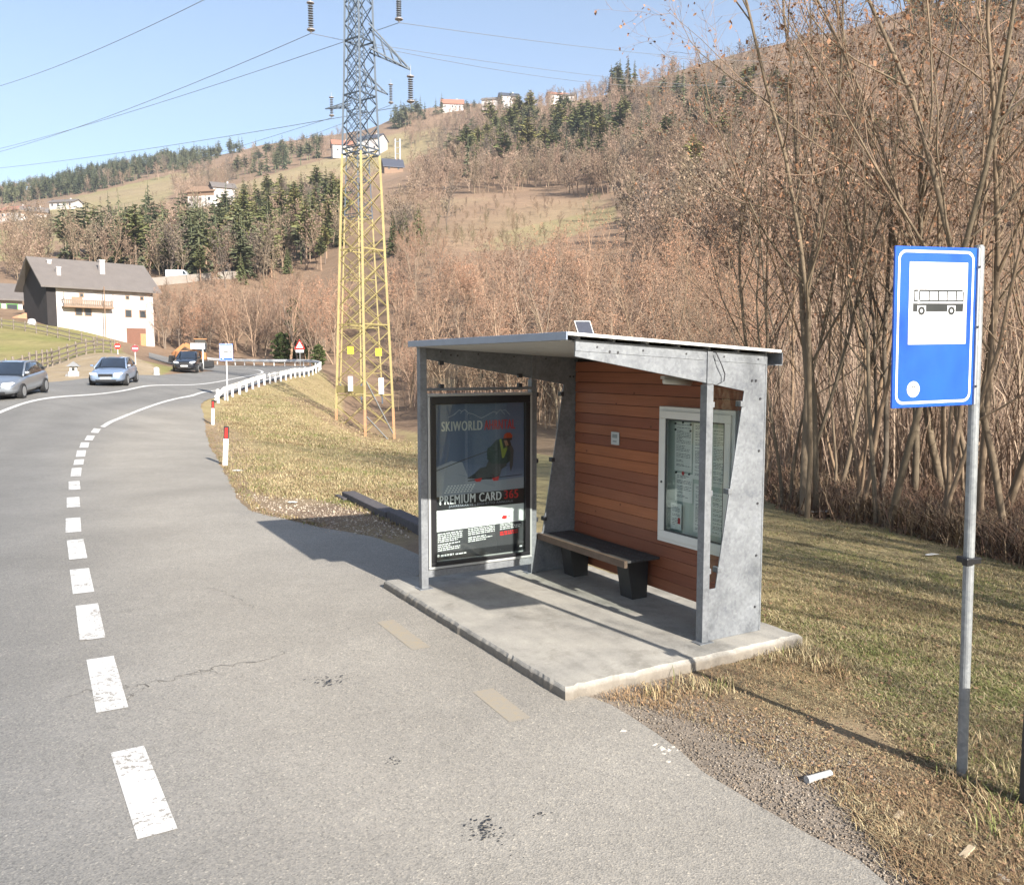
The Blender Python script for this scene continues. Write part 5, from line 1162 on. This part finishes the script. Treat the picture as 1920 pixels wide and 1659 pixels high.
# named trunks that stand out at the wood's edge; px,py of the foot
def foot(px,py,ymin=8): return hit(px,py,ymin)
NT_=[(1512,968,3,1.0,(0,.09),'slender dark bare tree right of the shelter, leaning left from its foot'),
(1530,962,0,.95,(0,.02),'straight dark bare tree close beside the leaning one right of the shelter'),
(1597,962,4,1.05,(.0,-.05),'dark bare tree in the gap between shelter and sign, its top bending right'),
(1660,985,1,.95,(.02,.13),'pale bare tree leaning far left behind the blue bus stop sign'),
(1640,950,5,1.0,(0,.0),'upright bare tree directly left of the blue sign panel'),
(1760,1000,2,1.0,(0,.05),'several thin stems rising under the blue sign panel'),
(1835,1000,0,1.0,(0,-.03),'bare tree straight behind the sign pole'),
(1858,975,1,1.1,(.03,-.10),'tall dark forked bare tree right of the sign pole'),
(1905,1010,3,1.15,(0,-.05),'thick dark bare tree at the right edge of the picture'),
(1480,950,2,.85,(0,-.02),'low clump of thin grey stems just right of the shelter'),
(1440,930,5,.9,(0,.03),'bare tree half hidden behind the right side of the shelter'),
(1560,930,4,1.1,(0,-.06),'thin bare tree farther back between shelter and sign'),
(1715,945,0,1.15,(0,.03),'tall bare tree rising behind the left half of the blue sign'),
(1790,940,3,1.1,(0,.02),'tall bare tree rising above the right edge of the blue sign'),
(1940,960,5,1.1,(0,.02),'bare tree leaning in from outside the right edge')]
for px,py,k,s,tl_,lab in NT_:
    plant(near_p[k],foot(px,py),lab,s=s,tilt=tl_)
r=np.random.default_rng(77)
def inzone(poly,n,seed,ymin=2,mind=0.,jit=True):
    r=np.random.default_rng(seed); xs=[p[0] for p in poly]; ys=[p[1] for p in poly]; out=[]; tries=0
    while len(out)<n and tries<n*40:
        tries+=1; px=r.uniform(min(xs),max(xs)); py=r.uniform(min(ys),max(ys))
        if not inpoly(np.array([px]),np.array([py]),poly)[0]: continue
        p=hit(px,py,ymin)
        if p is None: continue
        if mind and out and np.min(np.hypot(np.array(out)[:,0]-p[0],np.array(out)[:,1]-p[1]))<mind: continue
        out.append(p)
    return out
# belt of trees behind the named ones
for p in inzone([(1430,925),(1500,955),(1660,965),(1980,985),(1980,840),(1700,800),(1430,800)],13,3,15.,2.):
    plant(near_p[r.integers(0,6)],p,'bare tree in the belt behind the foremost trunks at right',group='bare trees in the belt right of the shelter',s=r.uniform(.7,1.0),tilt=(r.normal(0,.04),r.normal(0,.06)))
for p in inzone([(1180,845),(1430,920),(1430,790),(1180,760)],9,4,20,2.):
    plant(near_p[r.integers(0,6)],p,'bare tree rising behind the shelter roof',group='bare trees behind the shelter roof',s=r.uniform(.55,.8),tilt=(r.normal(0,.04),r.normal(0,.06)))
# trees beyond the right edge that throw the streaky shade on the lawn
for x,y,k in ((9.2,5.6,0),(10.6,7.2,1),(9.6,3.6,3),(11.6,4.6,5),(12.6,8.4,1),(13.5,6.0,3),(8.9,8.3,4),(10.8,10.2,0),(14.5,9.5,5),(11.0,1.5,1),(12.5,-3,0),(11.2,-1,3),(13.5,.5,1),(14.5,-2.5,5),(13.2,-5.5,3),(8.9,-2.5,4),(7.7,4.4,2),(8.5,6.7,2),(8.2,2.6,1),(9.9,8.7,5),(9.3,7.2,2),(10.2,4.6,2),(7.4,6.0,4),(15.5,2.5,0)):
    plant(near_p[k],(x,y,float(Gz(x,y))),'bare tree standing beyond the right edge, known by its shadow on the lawn',group='bare trees out of the picture at right',s=r.uniform(.75,.95))
# ---------------- thicket of bare trees, 25 to 130 m
mid_p=[proto(100+i,MID,H,r0,st,[M_bark2,M_twig2,M_dead2],'bare_tree',sp) for i,(H,r0,st,sp) in enumerate([(8,.11,2,.25),(9,.13,1,.1),(7,.09,3,.35),(10,.14,2,.2),(6,.08,3,.4),(8.5,.12,2,.3)])]
TH=[([(740,745),(780,775),(1000,800),(1200,830),(1430,800),(1430,700),(740,690)],70,'bare brown tree in the thicket close behind the shelter','bare trees close behind the shelter',1.5,22,(.5,.85)),
 ([(740,690),(1430,700),(1470,590),(1180,560),(740,545)],110,'bare brown tree in the thicket on the slope above the shelter','bare trees on the slope above the shelter',2.2,55,(.6,1.0)),
 ([(740,545),(850,552),(820,500),(740,480)],14,'bare brown tree along the top of the thicket below the meadow','bare trees at the top of the thicket',3,110,(.6,1.0)),
 ([(285,655),(640,690),(640,600),(450,618),(285,640)],85,'bare beige tree in the wood across the road bend','bare trees across the road bend',2.2,100,(.65,1.05))]
nbare=0
for poly,n_,lab,grp,md,ym,(s0,s1) in TH:
    for p in inzone(poly,n_,nbare+5,ym,md):
        plant(mid_p[r.integers(0,6)],p,lab,group=grp,s=r.uniform(s0,s1),tilt=(r.normal(0,.05),r.normal(0,.05)))
    nbare+=n_
# ivy-clad trees by the bend and evergreen spot
def leafblob(seed,H,R_,n,mat,name,base=.0,trunkmat=None,size=.35):
    r=np.random.default_rng(seed); z=r.uniform(base,1,n); a=r.uniform(0,2*PI,n); prof_=np.sin(np.clip(z*.95+.05,0,1)*PI)**.6*(.55+.45*np.sin(z*17+seed)**2)
    rad=R_*prof_*np.sqrt(r.uniform(.1,1,n)); P_=np.c_[np.cos(a)*rad,np.sin(a)*rad,z*H]
    u=r.normal(0,1,(n,3)); u/=np.linalg.norm(u,axis=1)[:,None]; v=r.normal(0,1,(n,3)); v-=u*(u*v).sum(1)[:,None]; v/=np.linalg.norm(v,axis=1)[:,None]
    s_=size*r.uniform(.5,1.3,n)[:,None]; Q=np.stack([P_-u*s_*.5-v*s_*.4,P_+u*s_*.5-v*s_*.3,P_+u*s_*.35+v*s_*.5,P_-u*s_*.5+v*s_*.35],1).reshape(-1,3)
    tv,tf=tube_np(np.array([[0,0,-.5],[.05,0,H*.5],[0,.05,H*.95]]),np.array([.16,.12,.04])*H/8,6)
    return name,[fastmesh('trunk',tv,tf,trunkmat or M_cbark,4,smooth=True),fastmesh('crown',Q,np.arange(4*n).reshape(-1,4),mat,4)]
iv=[leafblob(1,8,1.3,1100,M_ivy,'ivy_tree'),leafblob(2,5,2.0,1200,M_ivy,'ivy_tree')]
for px,py,k,s,lab in ((553,672,0,1.0,'tall narrow ivy clad tree behind the warning sign'),(528,680,1,.75,'dark green bush left of the warning sign'),(598,692,1,.5,'low dark ivy mound right of the warning sign'),(575,676,0,.6,'short ivy clad trunk beside the tall narrow one')):
    plant(iv[k],hit(px,py,95),lab,cat='ivy tree',s=s)
# ---------------- conifers
def conifer(seed,H,R_,nw,mat,name,base=.08,droop=.35,pine=False):
    r=np.random.default_rng(seed); V=[];n=0
    for w_ in range(nw):
        f=base+(1-base)*(w_+r.uniform(0,.6))/nw; z=H*f; Rz=R_*((1-f)**.8)*r.uniform(.75,1.15)+.12
        if pine: Rz=R_*math.sin(PI*min(1,max(0,(f-base)/(1-base)))**.7)**.7*r.uniform(.6,1.15)+.2
        nb=max(4,int(4+7*(1-f)))
        a0=r.uniform(0,6.28)
        for b in range(nb):
            z=H*min(f+r.normal(0,.018),.99)
            a=a0+b*2*PI/nb+r.normal(0,.2); L_=Rz*r.uniform(.7,1.15); dr=droop*r.uniform(.6,1.4)
            d=np.array([math.cos(a),math.sin(a),0]); sd=np.array([-math.sin(a),math.cos(a),0])
            for c in range(3):
                t0,t1=c/3,(c+1.15)/3; wd=L_*(.30-.06*c)*r.uniform(.7,1.2)
                p0=d*L_*t0+np.array([0,0,z-dr*L_*t0+.0]); p1=d*L_*t1+np.array([0,0,z-dr*L_*t1**1.3+r.normal(0,.05)*L_])
                up_=np.array([0,0,r.normal(.0,.35)])*wd
                V+= [p0-sd*wd*.5+up_,p0+sd*wd*.5-up_,p1+sd*wd*.75-np.array([0,0,.2*wd]),p1-sd*wd*.75-np.array([0,0,.15*wd])]
                if c: 
                    q0=p0-np.array([0,0,.02]); V+=[q0,p1,p1-np.array([0,0,wd*.8])+sd*r.normal(0,.2)*wd,q0-np.array([0,0,wd*.9])]
    V=np.array(V); Fq=np.arange(len(V)).reshape(-1,4)
    tv,tf=tube_np(np.array([[0,0,-1.],[0,0,H*.5],[0,0,H]]),np.array([.02,.013,.002])*H,6)
    return name,[fastmesh('trunk',tv,tf,M_cbark,4,smooth=True),fastmesh('crown',V,Fq,mat,4)]
con_p=[conifer(1,13,2.2,34,M_spr,'conifer'),conifer(2,15,2.4,38,M_spr,'conifer'),conifer(3,10,2.1,30,M_spr,'conifer'),conifer(4,13,2.5,16,M_pine,'conifer',.4,.05,True),conifer(5,15,2.7,18,M_pine,'conifer',.45,.0,True),conifer(6,11,2.4,15,M_pine,'conifer',.3,.1,True)]
CZ=[([(110,490),(240,440),(320,470),(420,440),(640,420),(640,505),(440,540),(300,520),(130,500)],105,'conifer on the slope above the farmhouse and road bend','conifers above the farmhouse',4,150,(.5,1.2),(3,4,5,3,4,2)),
 ([(420,480),(420,400),(640,360),(640,480)],38,'tall dark spruce on the slope left of the pylon','dark spruces left of the pylon',4,180,(.6,1.2),(0,1,3,5,2,4)),
 ([(730,480),(795,480),(795,440),(730,440)],9,'dark young spruce right of the pylon above the thicket','young spruces right of the pylon',2.5,150,(.45,.7),(0,2,1,0,2,1)),
 ([(835,330),(900,338),(1140,328),(1190,240),(1000,222),(840,290)],72,'pine in the mixed wood above the tan meadow','pines above the tan meadow',5,260,(.8,1.5),(3,4,5,0,3,4)),
 ([(1130,195),(1200,190),(1200,165),(1150,165)],8,'dark pine on the skyline left of the bare trees','dark pines on the skyline',5,300,(1.1,1.6),(0,1,3,4,1,0)),
 ([(1690,95),(1940,90),(1940,20),(1690,30)],30,'dark pine on the high skyline at right','dark pines on the high skyline at right',4,250,(1.0,1.5),(3,4,5,3,4,1)),
 ([(1200,330),(1500,420),(1700,330),(1700,120),(1280,180)],36,'scattered dark pine among bare trees on the right slope','scattered pines on the right slope',8,130,(.7,1.25),(3,5,4,0,2,3))]
for i,(poly,n_,lab,grp,md,ym,(s0,s1),ks) in enumerate(CZ):
    for p in inzone(poly,n_,300+i,ym,md):
        plant(con_p[ks[r.integers(0,6)]],p,lab,group=grp,s=r.uniform(s0,s1))
# ---------------- far woods: merged masses
FAR=dict(lev=3,seg=[4,3,2],wig=[.1,.15,.2],trop=[.05,.15,.05],tip=[.3,.3,.4],nch=[14,8],t0=[.2,.15],ang=[34,40],ratio=[.5,.5],rr=.6,rmin=.032,k=[4,3,3],leaf=4,lp=.6,ls=.2,hang=0)
def arrays(seed):
    g=TreeGen(seed,FAR); g.branch(np.array([0,0,-.5]),np.array([0,0,1.]),9.,.14,0); (v1,f1,_),(v2,f2,_)=g.meshes(2); 
    return np.vstack([v1,v2]),np.vstack([f1,f2+len(v1)])
FB=[arrays(500+i) for i in range(5)]
def conarr(pr):
    out=[];fs=[];n=0
    for me in pr[1]:
        v=np.empty(len(me.vertices)*3,np.float32); me.vertices.foreach_get('co',v); f=np.empty(len(me.loops),np.int32); me.loops.foreach_get('vertex_index',f); out.append(v.reshape(-1,3)); fs.append(f.reshape(-1,4)+n); n+=len(out[-1])
    return np.vstack(out),np.vstack(fs)
FC=[conarr(conifer(40+i,13,2.6,9,M_spr,'c')) for i in range(2)]+[conarr(conifer(50+i,12,2.8,9,M_spr,'c',.35,.05,True)) for i in range(2)]
def mass(name,zones,protos,mat,cols,seed,hs):
    r=np.random.default_rng(seed); V=[];Fq=[];T=[];n=0
    for poly,cnt,ym,md in zones:
        for p in inzone(poly,cnt,seed+cnt,ym,md):
            v,f=protos[r.integers(0,len(protos))]; a=r.uniform(0,6.28); s=r.uniform(*hs); c,s_=math.cos(a)*s,math.sin(a)*s
            q=np.c_[v[:,0]*c-v[:,1]*s_,v[:,0]*s_+v[:,1]*c,v[:,2]*s*r.uniform(.85,1.15)]+p; V.append(q); Fq.append(f+n); n+=len(v)
            k=float(np.clip(.5+.45*vnoise(p[0],p[1],.035,seed)+r.normal(0,.22),0,.999))*(len(cols)-1); k0_=int(k); T.append(np.broadcast_to((np.array(cols[k0_])*(1-k+k0_)+np.array(cols[k0_+1])*(k-k0_))*r.uniform(.75,1.2),v.shape))
    o=bpy.data.objects.new(name,fastmesh(name,np.vstack(V),np.vstack(Fq),mat,4,np.vstack(T))); C.objects.link(o); return tag(o,kind='stuff')
M_far=bark_mat('far wood',(.3,.2,.15),(.4,.3,.2),attr=True); M_farc=bark_mat('far conifers',(.1,.1,.1),(.1,.1,.1),attr=True)
mass('bare_wood',[([(-40,405),(180,360),(330,335),(300,310),(0,365)],70,500,0),
 ([(310,385),(330,345),(480,290),(640,262),(640,290),(500,320),(430,350),(340,400)],150,400,0),
 ([(100,500),(300,440),(640,340),(720,330),(640,505),(440,545),(290,530)],190,140,0),
 ([(735,275),(850,225),(1180,170),(1270,140),(1290,330),(1160,372),(1000,362),(740,368),(830,310)],760,260,0),
 ([(735,480),(740,400),(800,380),(860,400),(860,450)],14,150,0),
 ([(1170,460),(1170,390),(1290,330),(1280,140),(1500,85),(1700,60),(1980,40),(1980,430),(1430,600),(1290,560),(1180,500)],950,90,0),
 ([(-20,500),(20,470),(100,480),(110,520),(0,540)],20,140,0),([(-20,470),(30,445),(100,440),(100,455)],14,250,0),
 ([(740,455),(745,400),(800,378),(1000,375),(960,425),(880,465)],0,150,0),([(760,238),(850,222),(940,210),(940,225),(800,260)],40,500,0)],FB,M_far,[(.15,.12,.097),(.22,.17,.115),(.265,.18,.132),(.31,.23,.17)],900,(.85,1.35))
mass('conifer_wood',[([(-60,400),(0,385),(180,360),(330,318),(460,285),(420,275),(250,300),(0,360),(-60,370)],620,500,0),
 ([(440,340),(470,300),(620,262),(600,300),(500,330)],60,400,0),([(300,300),(400,290),(420,310),(320,330)],40,400,0),
 ([(715,235),(740,225),(830,212),(830,220),(740,245)],30,500,0),([(860,212),(990,200),(990,206),(870,218)],10,500,0),
 ([(110,480),(300,440),(640,400),(640,480),(440,530),(150,500)],170,150,0),([(830,335),(900,340),(1150,330),(1190,240),(1000,215),(840,280)],110,260,0),([(1190,330),(1330,300),(1400,150),(1230,170)],40,200,0)],FC,M_farc,[(.075,.09,.05),(.15,.155,.085)],950,(.8,1.35))

# low scrub dotted over the tan meadow and the hill pastures
mass('hill_scrub',[([(735,470),(740,400),(800,376),(1000,372),(1150,376),(1100,398),(960,428),(880,470)],150,150,0),([(880,470),(960,430),(1150,392),(1160,410),(1050,450),(960,480)],26,150,0),
 ([(90,440),(100,385),(330,330),(420,320),(320,375),(130,470)],40,200,0),([(380,390),(640,292),(730,258),(740,320),(500,360)],50,300,0),([(285,640),(300,560),(430,540),(640,530),(640,600),(450,615)],130,120,0)],FB,M_far,[(.15,.115,.085),(.20,.14,.10),(.235,.165,.11),(.14,.13,.07)],1200,(.12,.42))
# ------------------------------------------------------------------ grass, gravel, brush
M_grass=bark_mat('dry grass',(.3,.3,.3),(.3,.3,.3),attr=True)
def blades(name,pts,hts,nb,spread,cols,seed,width=.006,lean=.6,kind='stuff'):
    r=np.random.default_rng(seed); n=len(pts)*nb
    P_=np.repeat(np.array(pts),nb,0); h=np.repeat(np.array(hts),nb)*r.uniform(.45,1.15,n)
    a=r.uniform(0,2*PI,n); off=r.uniform(0,1,n)**.6*spread; P_=P_+np.c_[np.cos(a)*off,np.sin(a)*off,np.zeros(n)]
    b=r.uniform(0,2*PI,n); ln=r.uniform(.1,lean*2,n)*h; d=np.c_[np.cos(b),np.sin(b),np.zeros(n)]; s=np.c_[-np.sin(b),np.cos(b),np.zeros(n)]*width*.5*r.uniform(.6,1.4,n)[:,None]
    p1=P_+d*(ln*.35)[:,None]+np.c_[np.zeros((n,2)),h*.65]; p2=P_+d*ln[:,None]+np.c_[np.zeros((n,2)),h]
    V=np.stack([P_-s,P_+s,p1+s*.8,p1-s*.8,p2+s*.15,p2-s*.15],1).reshape(-1,3); k=np.arange(n)[:,None]*6
    Fq=np.concatenate([k+np.array([[0,1,2,3]]),k+np.array([[3,2,4,5]])],0)
    pa=np.array(pts); pn=vnoise(pa[:,0],pa[:,1],1.5,seed+200)+.6*vnoise(pa[:,0],pa[:,1],4.5,seed+300); ci=np.repeat(np.clip(((pn*.42+.5+r.normal(0,.16,len(pa)))*len(cols)).astype(int),0,len(cols)-1),nb); ci=np.where(r.random(n)<.35,r.choice(len(cols),n),ci); T=np.array(cols)[ci]*r.uniform(.75,1.25,(n,1)); T=np.repeat(T,6,0)
    o=bpy.data.objects.new(name,fastmesh(name,V,Fq,M_grass,4,T)); C.objects.link(o); return tag(o,kind=kind)
straw=(.31,.24,.13); straw2=(.38,.31,.185); green_=(.165,.175,.062); brown_=(.21,.145,.085)
LAWN=[(1430,915),(1520,962),(1800,1015),(2000,1090),(2000,1520),(1830,1480),(1700,1400),(1560,1250),(1500,1200),(1430,1180)]
LAWN2=[(400,800),(430,790),(620,800),(780,850),(800,1000),(690,960),(600,935),(520,935),(470,920),(425,870)]
def good(P_,q=.12):
    o=[]
    for p in P_:
        x,y=p[0]-OX,p[1]-OY; qq=math.cos(AL)*x+math.sin(AL)*y; pp=-math.sin(AL)*x+math.cos(AL)*y
        if -.2<qq<2.62 and -.33<pp<3.44: continue
        o.append(p)
    return o
G1=good(inzone(LAWN,7500,41)); g2=vnoise(np.array(G1)[:,0],np.array(G1)[:,1],1.3,55)
blades('dry_grass',G1,np.clip(.026+.012*g2,.012,.055),12,.12,[brown_,(.17,.14,.07),straw,straw2,green_,green_],1,.0055,1.7)
VERGE=[(1130,1310),(1320,1262),(1500,1205),(1560,1235),(1700,1390),(1830,1470),(2000,1520),(2000,1700),(1760,1700),(1560,1480),(1400,1400),(1280,1340)]
G3=good(inzone(VERGE,4200,42)); gv=vnoise(np.array(G3)[:,0],np.array(G3)[:,1],2.1,56)
keep=[p for p,v in zip(G3,gv) if v>-1.6]; blades('dead_grass',keep,np.clip(.026+.024*vnoise(np.array(keep)[:,0],np.array(keep)[:,1],2.1,56),.012,.085),8,.12,[straw,straw2,brown_,brown_,(.34,.22,.12)],2,.0045,1.4)
TUF=[(1490,1222),(1505,1228),(1520,1235),(1540,1232),(1555,1245),(1470,1230),(1450,1240),(1530,1250),(1570,1262),(1860,1420),(1880,1450),(1900,1480),(1840,1500),(1870,1560),(1900,1540),(1850,1400),(1780,1420),(1812,1462),(1790,1466),(1345,1290),(1330,1300),(1290,1290),(1240,1300)]
pt=[hit(x+r.normal(0,8),y+r.normal(0,5)) for x,y in TUF for _ in range(3)]
blades('tall_grass_tufts',pt,[.085]*len(pt),22,.13,[straw,straw2,brown_,green_],3,.006,.8)
GL_=inzone(LAWN2,6500,43,3); blades('bank_grass',GL_,[.055]*len(GL_),7,.25,[brown_,straw,straw2,straw,green_],4,.012,1.0)
BANK=[(400,790),(420,748),(600,695),(640,750),(640,800),(780,830),(780,860),(500,830)]
GB=inzone(BANK,5000,44,20); blades('bank_grass',GB,[.075]*len(GB),6,.5,[brown_,straw,straw2,straw,green_],5,.022,1.0)
# edge of the grass along the bay
ed=[]
for (x0,y0),(x1,y1) in zip(Rt[13:19][:-1],Rt[13:19][1:]):
    for k in range(70):
        t_=r.uniform(); x=x0+(x1-x0)*t_+abs(r.normal(.04,.10)); y=y0+(y1-y0)*t_+abs(r.normal(0,.05)); ed.append((x,y,float(Gz(x,y))))
blades('edge_grass',good(ed),[.05]*len(good(ed)),7,.09,[straw,brown_,green_,brown_],6,.009,1.0)
# gravel
def pebbles(name,poly,n,seed,s0,s1,cols):
    r=np.random.default_rng(seed); P_=np.array(good(inzone(poly,n,seed))); n=len(P_)
    s=r.uniform(0,1,n)**2.5*(s1-s0)+s0; base=np.array([[1,0,0],[0,1,0],[-1,0,0],[0,-1,0],[.2,.1,.75],[0,0,-.4]])
    a=r.uniform(0,6.28,n); V=base[None]*s[:,None,None]*r.uniform(.6,1.3,(n,6,1)); x=V[...,0]*np.cos(a)[:,None]-V[...,1]*np.sin(a)[:,None]; y=V[...,0]*np.sin(a)[:,None]+V[...,1]*np.cos(a)[:,None]
    V=np.stack([x,y,V[...,2]],-1)+P_[:,None]+np.array([0,0,.004]); T3=np.array([[0,1,4],[1,2,4],[2,3,4],[3,0,4],[1,0,5],[2,1,5],[3,2,5],[0,3,5]]); Fq=(np.arange(n)[:,None,None]*6+T3[None]).reshape(-1,3)
    T=np.array(cols)[r.choice(len(cols),n)]*r.uniform(.7,1.3,(n,1)); o=bpy.data.objects.new(name,fastmesh(name,V.reshape(-1,3),Fq,M_grass,3,np.repeat(T,6,0))); C.objects.link(o); return tag(o,kind='stuff')
GRV=[(1080,1322),(1150,1325),(1300,1310),(1480,1350),(1650,1450),(1800,1530),(1960,1640),(1960,1720),(1640,1720),(1560,1600),(1400,1505),(1280,1425),(1180,1345)]
pebbles('gravel',GRV,9000,51,.004,.012,[(.19,.155,.12),(.24,.20,.16),(.29,.25,.205),(.15,.125,.10),(.22,.17,.125)])
pebbles('gravel',[(480,962),(440,925),(520,930),(650,940),(720,965),(770,1010),(700,1010),(600,1000)],1800,52,.01,.03,[(.33,.27,.2),(.42,.36,.29),(.28,.22,.17)])
# leaf litter and brambles along the wood's edge
EDGE=[(1425,925),(1500,965),(1660,985),(1990,1075),(1990,960),(1660,930),(1425,880)]
U_=inzone(EDGE,2600,61,9); blades('undergrowth',U_,r.uniform(.15,.55,len(U_)),5,.35,[(.17,.10,.07),(.22,.14,.09),(.14,.095,.07),(.26,.19,.12)],7,.012,1.1)
LIT=inzone(EDGE,3000,62,9); blades('leaf_litter',LIT,[.05]*len(LIT),4,.3,[(.22,.125,.075),(.28,.17,.10),(.17,.11,.075)],8,.05,1.5)
# thin pale brushwood that fills the wood behind
BR=[(1180,860),(1430,900),(1990,960),(1990,760),(1430,760),(1180,770)]
B_=inzone(BR,1900,63,15.5); blades('brushwood',B_,r.uniform(1.2,3.6,len(B_)),3,.5,[(.24,.175,.13),(.30,.225,.165),(.20,.14,.10),(.26,.175,.125)],9,.022,.5)
B2=inzone([(760,770),(1000,800),(1250,850),(1430,840),(1430,690),(760,700)],1500,64,25); blades('brushwood',B2,r.uniform(1.2,3.5,len(B2)),3,.8,[(.25,.175,.13),(.29,.215,.155),(.20,.14,.10),(.27,.175,.125)],10,.045,.28)
B3=inzone([(1180,760),(1990,760),(1990,560),(1430,560)],1500,65,40); blades('brushwood',B3,r.uniform(1.5,5,len(B3)),3,1.2,[(.25,.18,.135),(.29,.215,.155),(.21,.145,.105)],11,.07,.28)

# fallen leaves and dead stalks on the verge and lawn
def leaves(name,pts,seed,s0,s1,cols):
    r=np.random.default_rng(seed); P_=np.array(pts); n=len(P_); s=r.uniform(s0,s1,n); a=r.uniform(0,6.28,n)
    x=np.c_[np.cos(a),np.sin(a),r.normal(0,.25,n)]*s[:,None]; y=np.c_[-np.sin(a),np.cos(a),r.normal(0,.25,n)]*s[:,None]*.6; c=P_+np.c_[np.zeros((n,2)),r.uniform(.008,.03,n)]
    V=np.stack([c-x,c-y*.8,c+x,c+y],1).reshape(-1,3); T=np.repeat(np.array(cols)[r.choice(len(cols),n)]*r.uniform(.7,1.3,(n,1)),4,0)
    o=bpy.data.objects.new(name,fastmesh(name,V,np.arange(4*n).reshape(-1,4),M_grass,4,T)); C.objects.link(o); return tag(o,kind='stuff')
leaves('fallen_leaves',good(inzone(VERGE,2600,71)),72,.007,.018,[(.20,.12,.07),(.25,.155,.09),(.16,.10,.065),(.30,.21,.12)])
leaves('fallen_leaves',good(inzone(LAWN,1700,73)),74,.010,.024,[(.20,.12,.07),(.25,.155,.09),(.16,.10,.065)])
# ------------------------------------------------------------------ camera, light, sky
cam=bpy.data.objects.new('camera',bpy.data.cameras.new('camera')); C.objects.link(cam)
cam.location=(0,0,CAMH); cam.rotation_euler=(PI/2-PIT,0,0); cam.data.sensor_width=36; cam.data.sensor_fit='HORIZONTAL'; cam.data.lens=36*F/1920
cam.data.clip_start=.05; cam.data.clip_end=6000
bpy.context.scene.camera=cam
SUN=np.array([math.sin(.60),-math.cos(.60),0.]); EL=math.radians(27.3)
sv=Vector((SUN[0]*math.cos(EL),SUN[1]*math.cos(EL),math.sin(EL)))
sl=bpy.data.lights.new('sun','SUN'); sl.energy=5.; sl.angle=math.radians(.5); sl.color=(1,.945,.86)
so=bpy.data.objects.new('sun',sl); C.objects.link(so); so.rotation_euler=(-sv).to_track_quat('-Z','Y').to_euler(); so.location=(30,-40,40)
w=bpy.data.worlds.new('World'); bpy.context.scene.world=w; w.use_nodes=True
nt_=w.node_tree; bg=nt_.nodes['Background']; sk=nt_.nodes.new('ShaderNodeTexSky'); sk.sky_type='NISHITA'; sk.sun_disc=False
sk.sun_elevation=EL; sk.sun_rotation=math.atan2(SUN[0],SUN[1]); sk.altitude=700; sk.air_density=1.0; sk.dust_density=1.4; sk.ozone_density=1.0
nt_.links.new(sk.outputs[0],bg.inputs[0]); bg.inputs[1].default_value=.074
sc=bpy.context.scene
sc.view_settings.view_transform='Standard'; sc.view_settings.look='None'; sc.view_settings.gamma=1; sc.view_settings.exposure=1.62
sc.cycles.max_bounces=6; sc.cycles.diffuse_bounces=3; sc.cycles.glossy_bounces=3; sc.cycles.transparent_max_bounces=12; sc.cycles.transmission_bounces=4
sc.cycles.caustics_reflective=False; sc.cycles.caustics_refractive=False; sc.cycles.sample_clamp_indirect=6

HAZE=.0002
if HAZE:
    hm=bpy.data.materials.new('haze air'); hm.use_nodes=True; N=hm.node_tree.nodes; N.remove(N['Principled BSDF']); pv=N.new('ShaderNodeVolumePrincipled')
    pv.inputs['Color'].default_value=(.78,.84,.95,1); pv.inputs['Density'].default_value=HAZE; pv.inputs['Anisotropy'].default_value=.2; hm.node_tree.links.new(pv.outputs[0],N['Material Output'].inputs['Volume'])
    zmin=float(Vf[:,2].min())-1; zmax=float(Vf[:,2].max())+30; R0=float(np.abs(Vf[:,:2]).max())+5
    m=MB(); m.box(-R0,R0,-R0,R0,zmin,zmax); o=m.build('haze',hm); tag(o,kind='stuff')
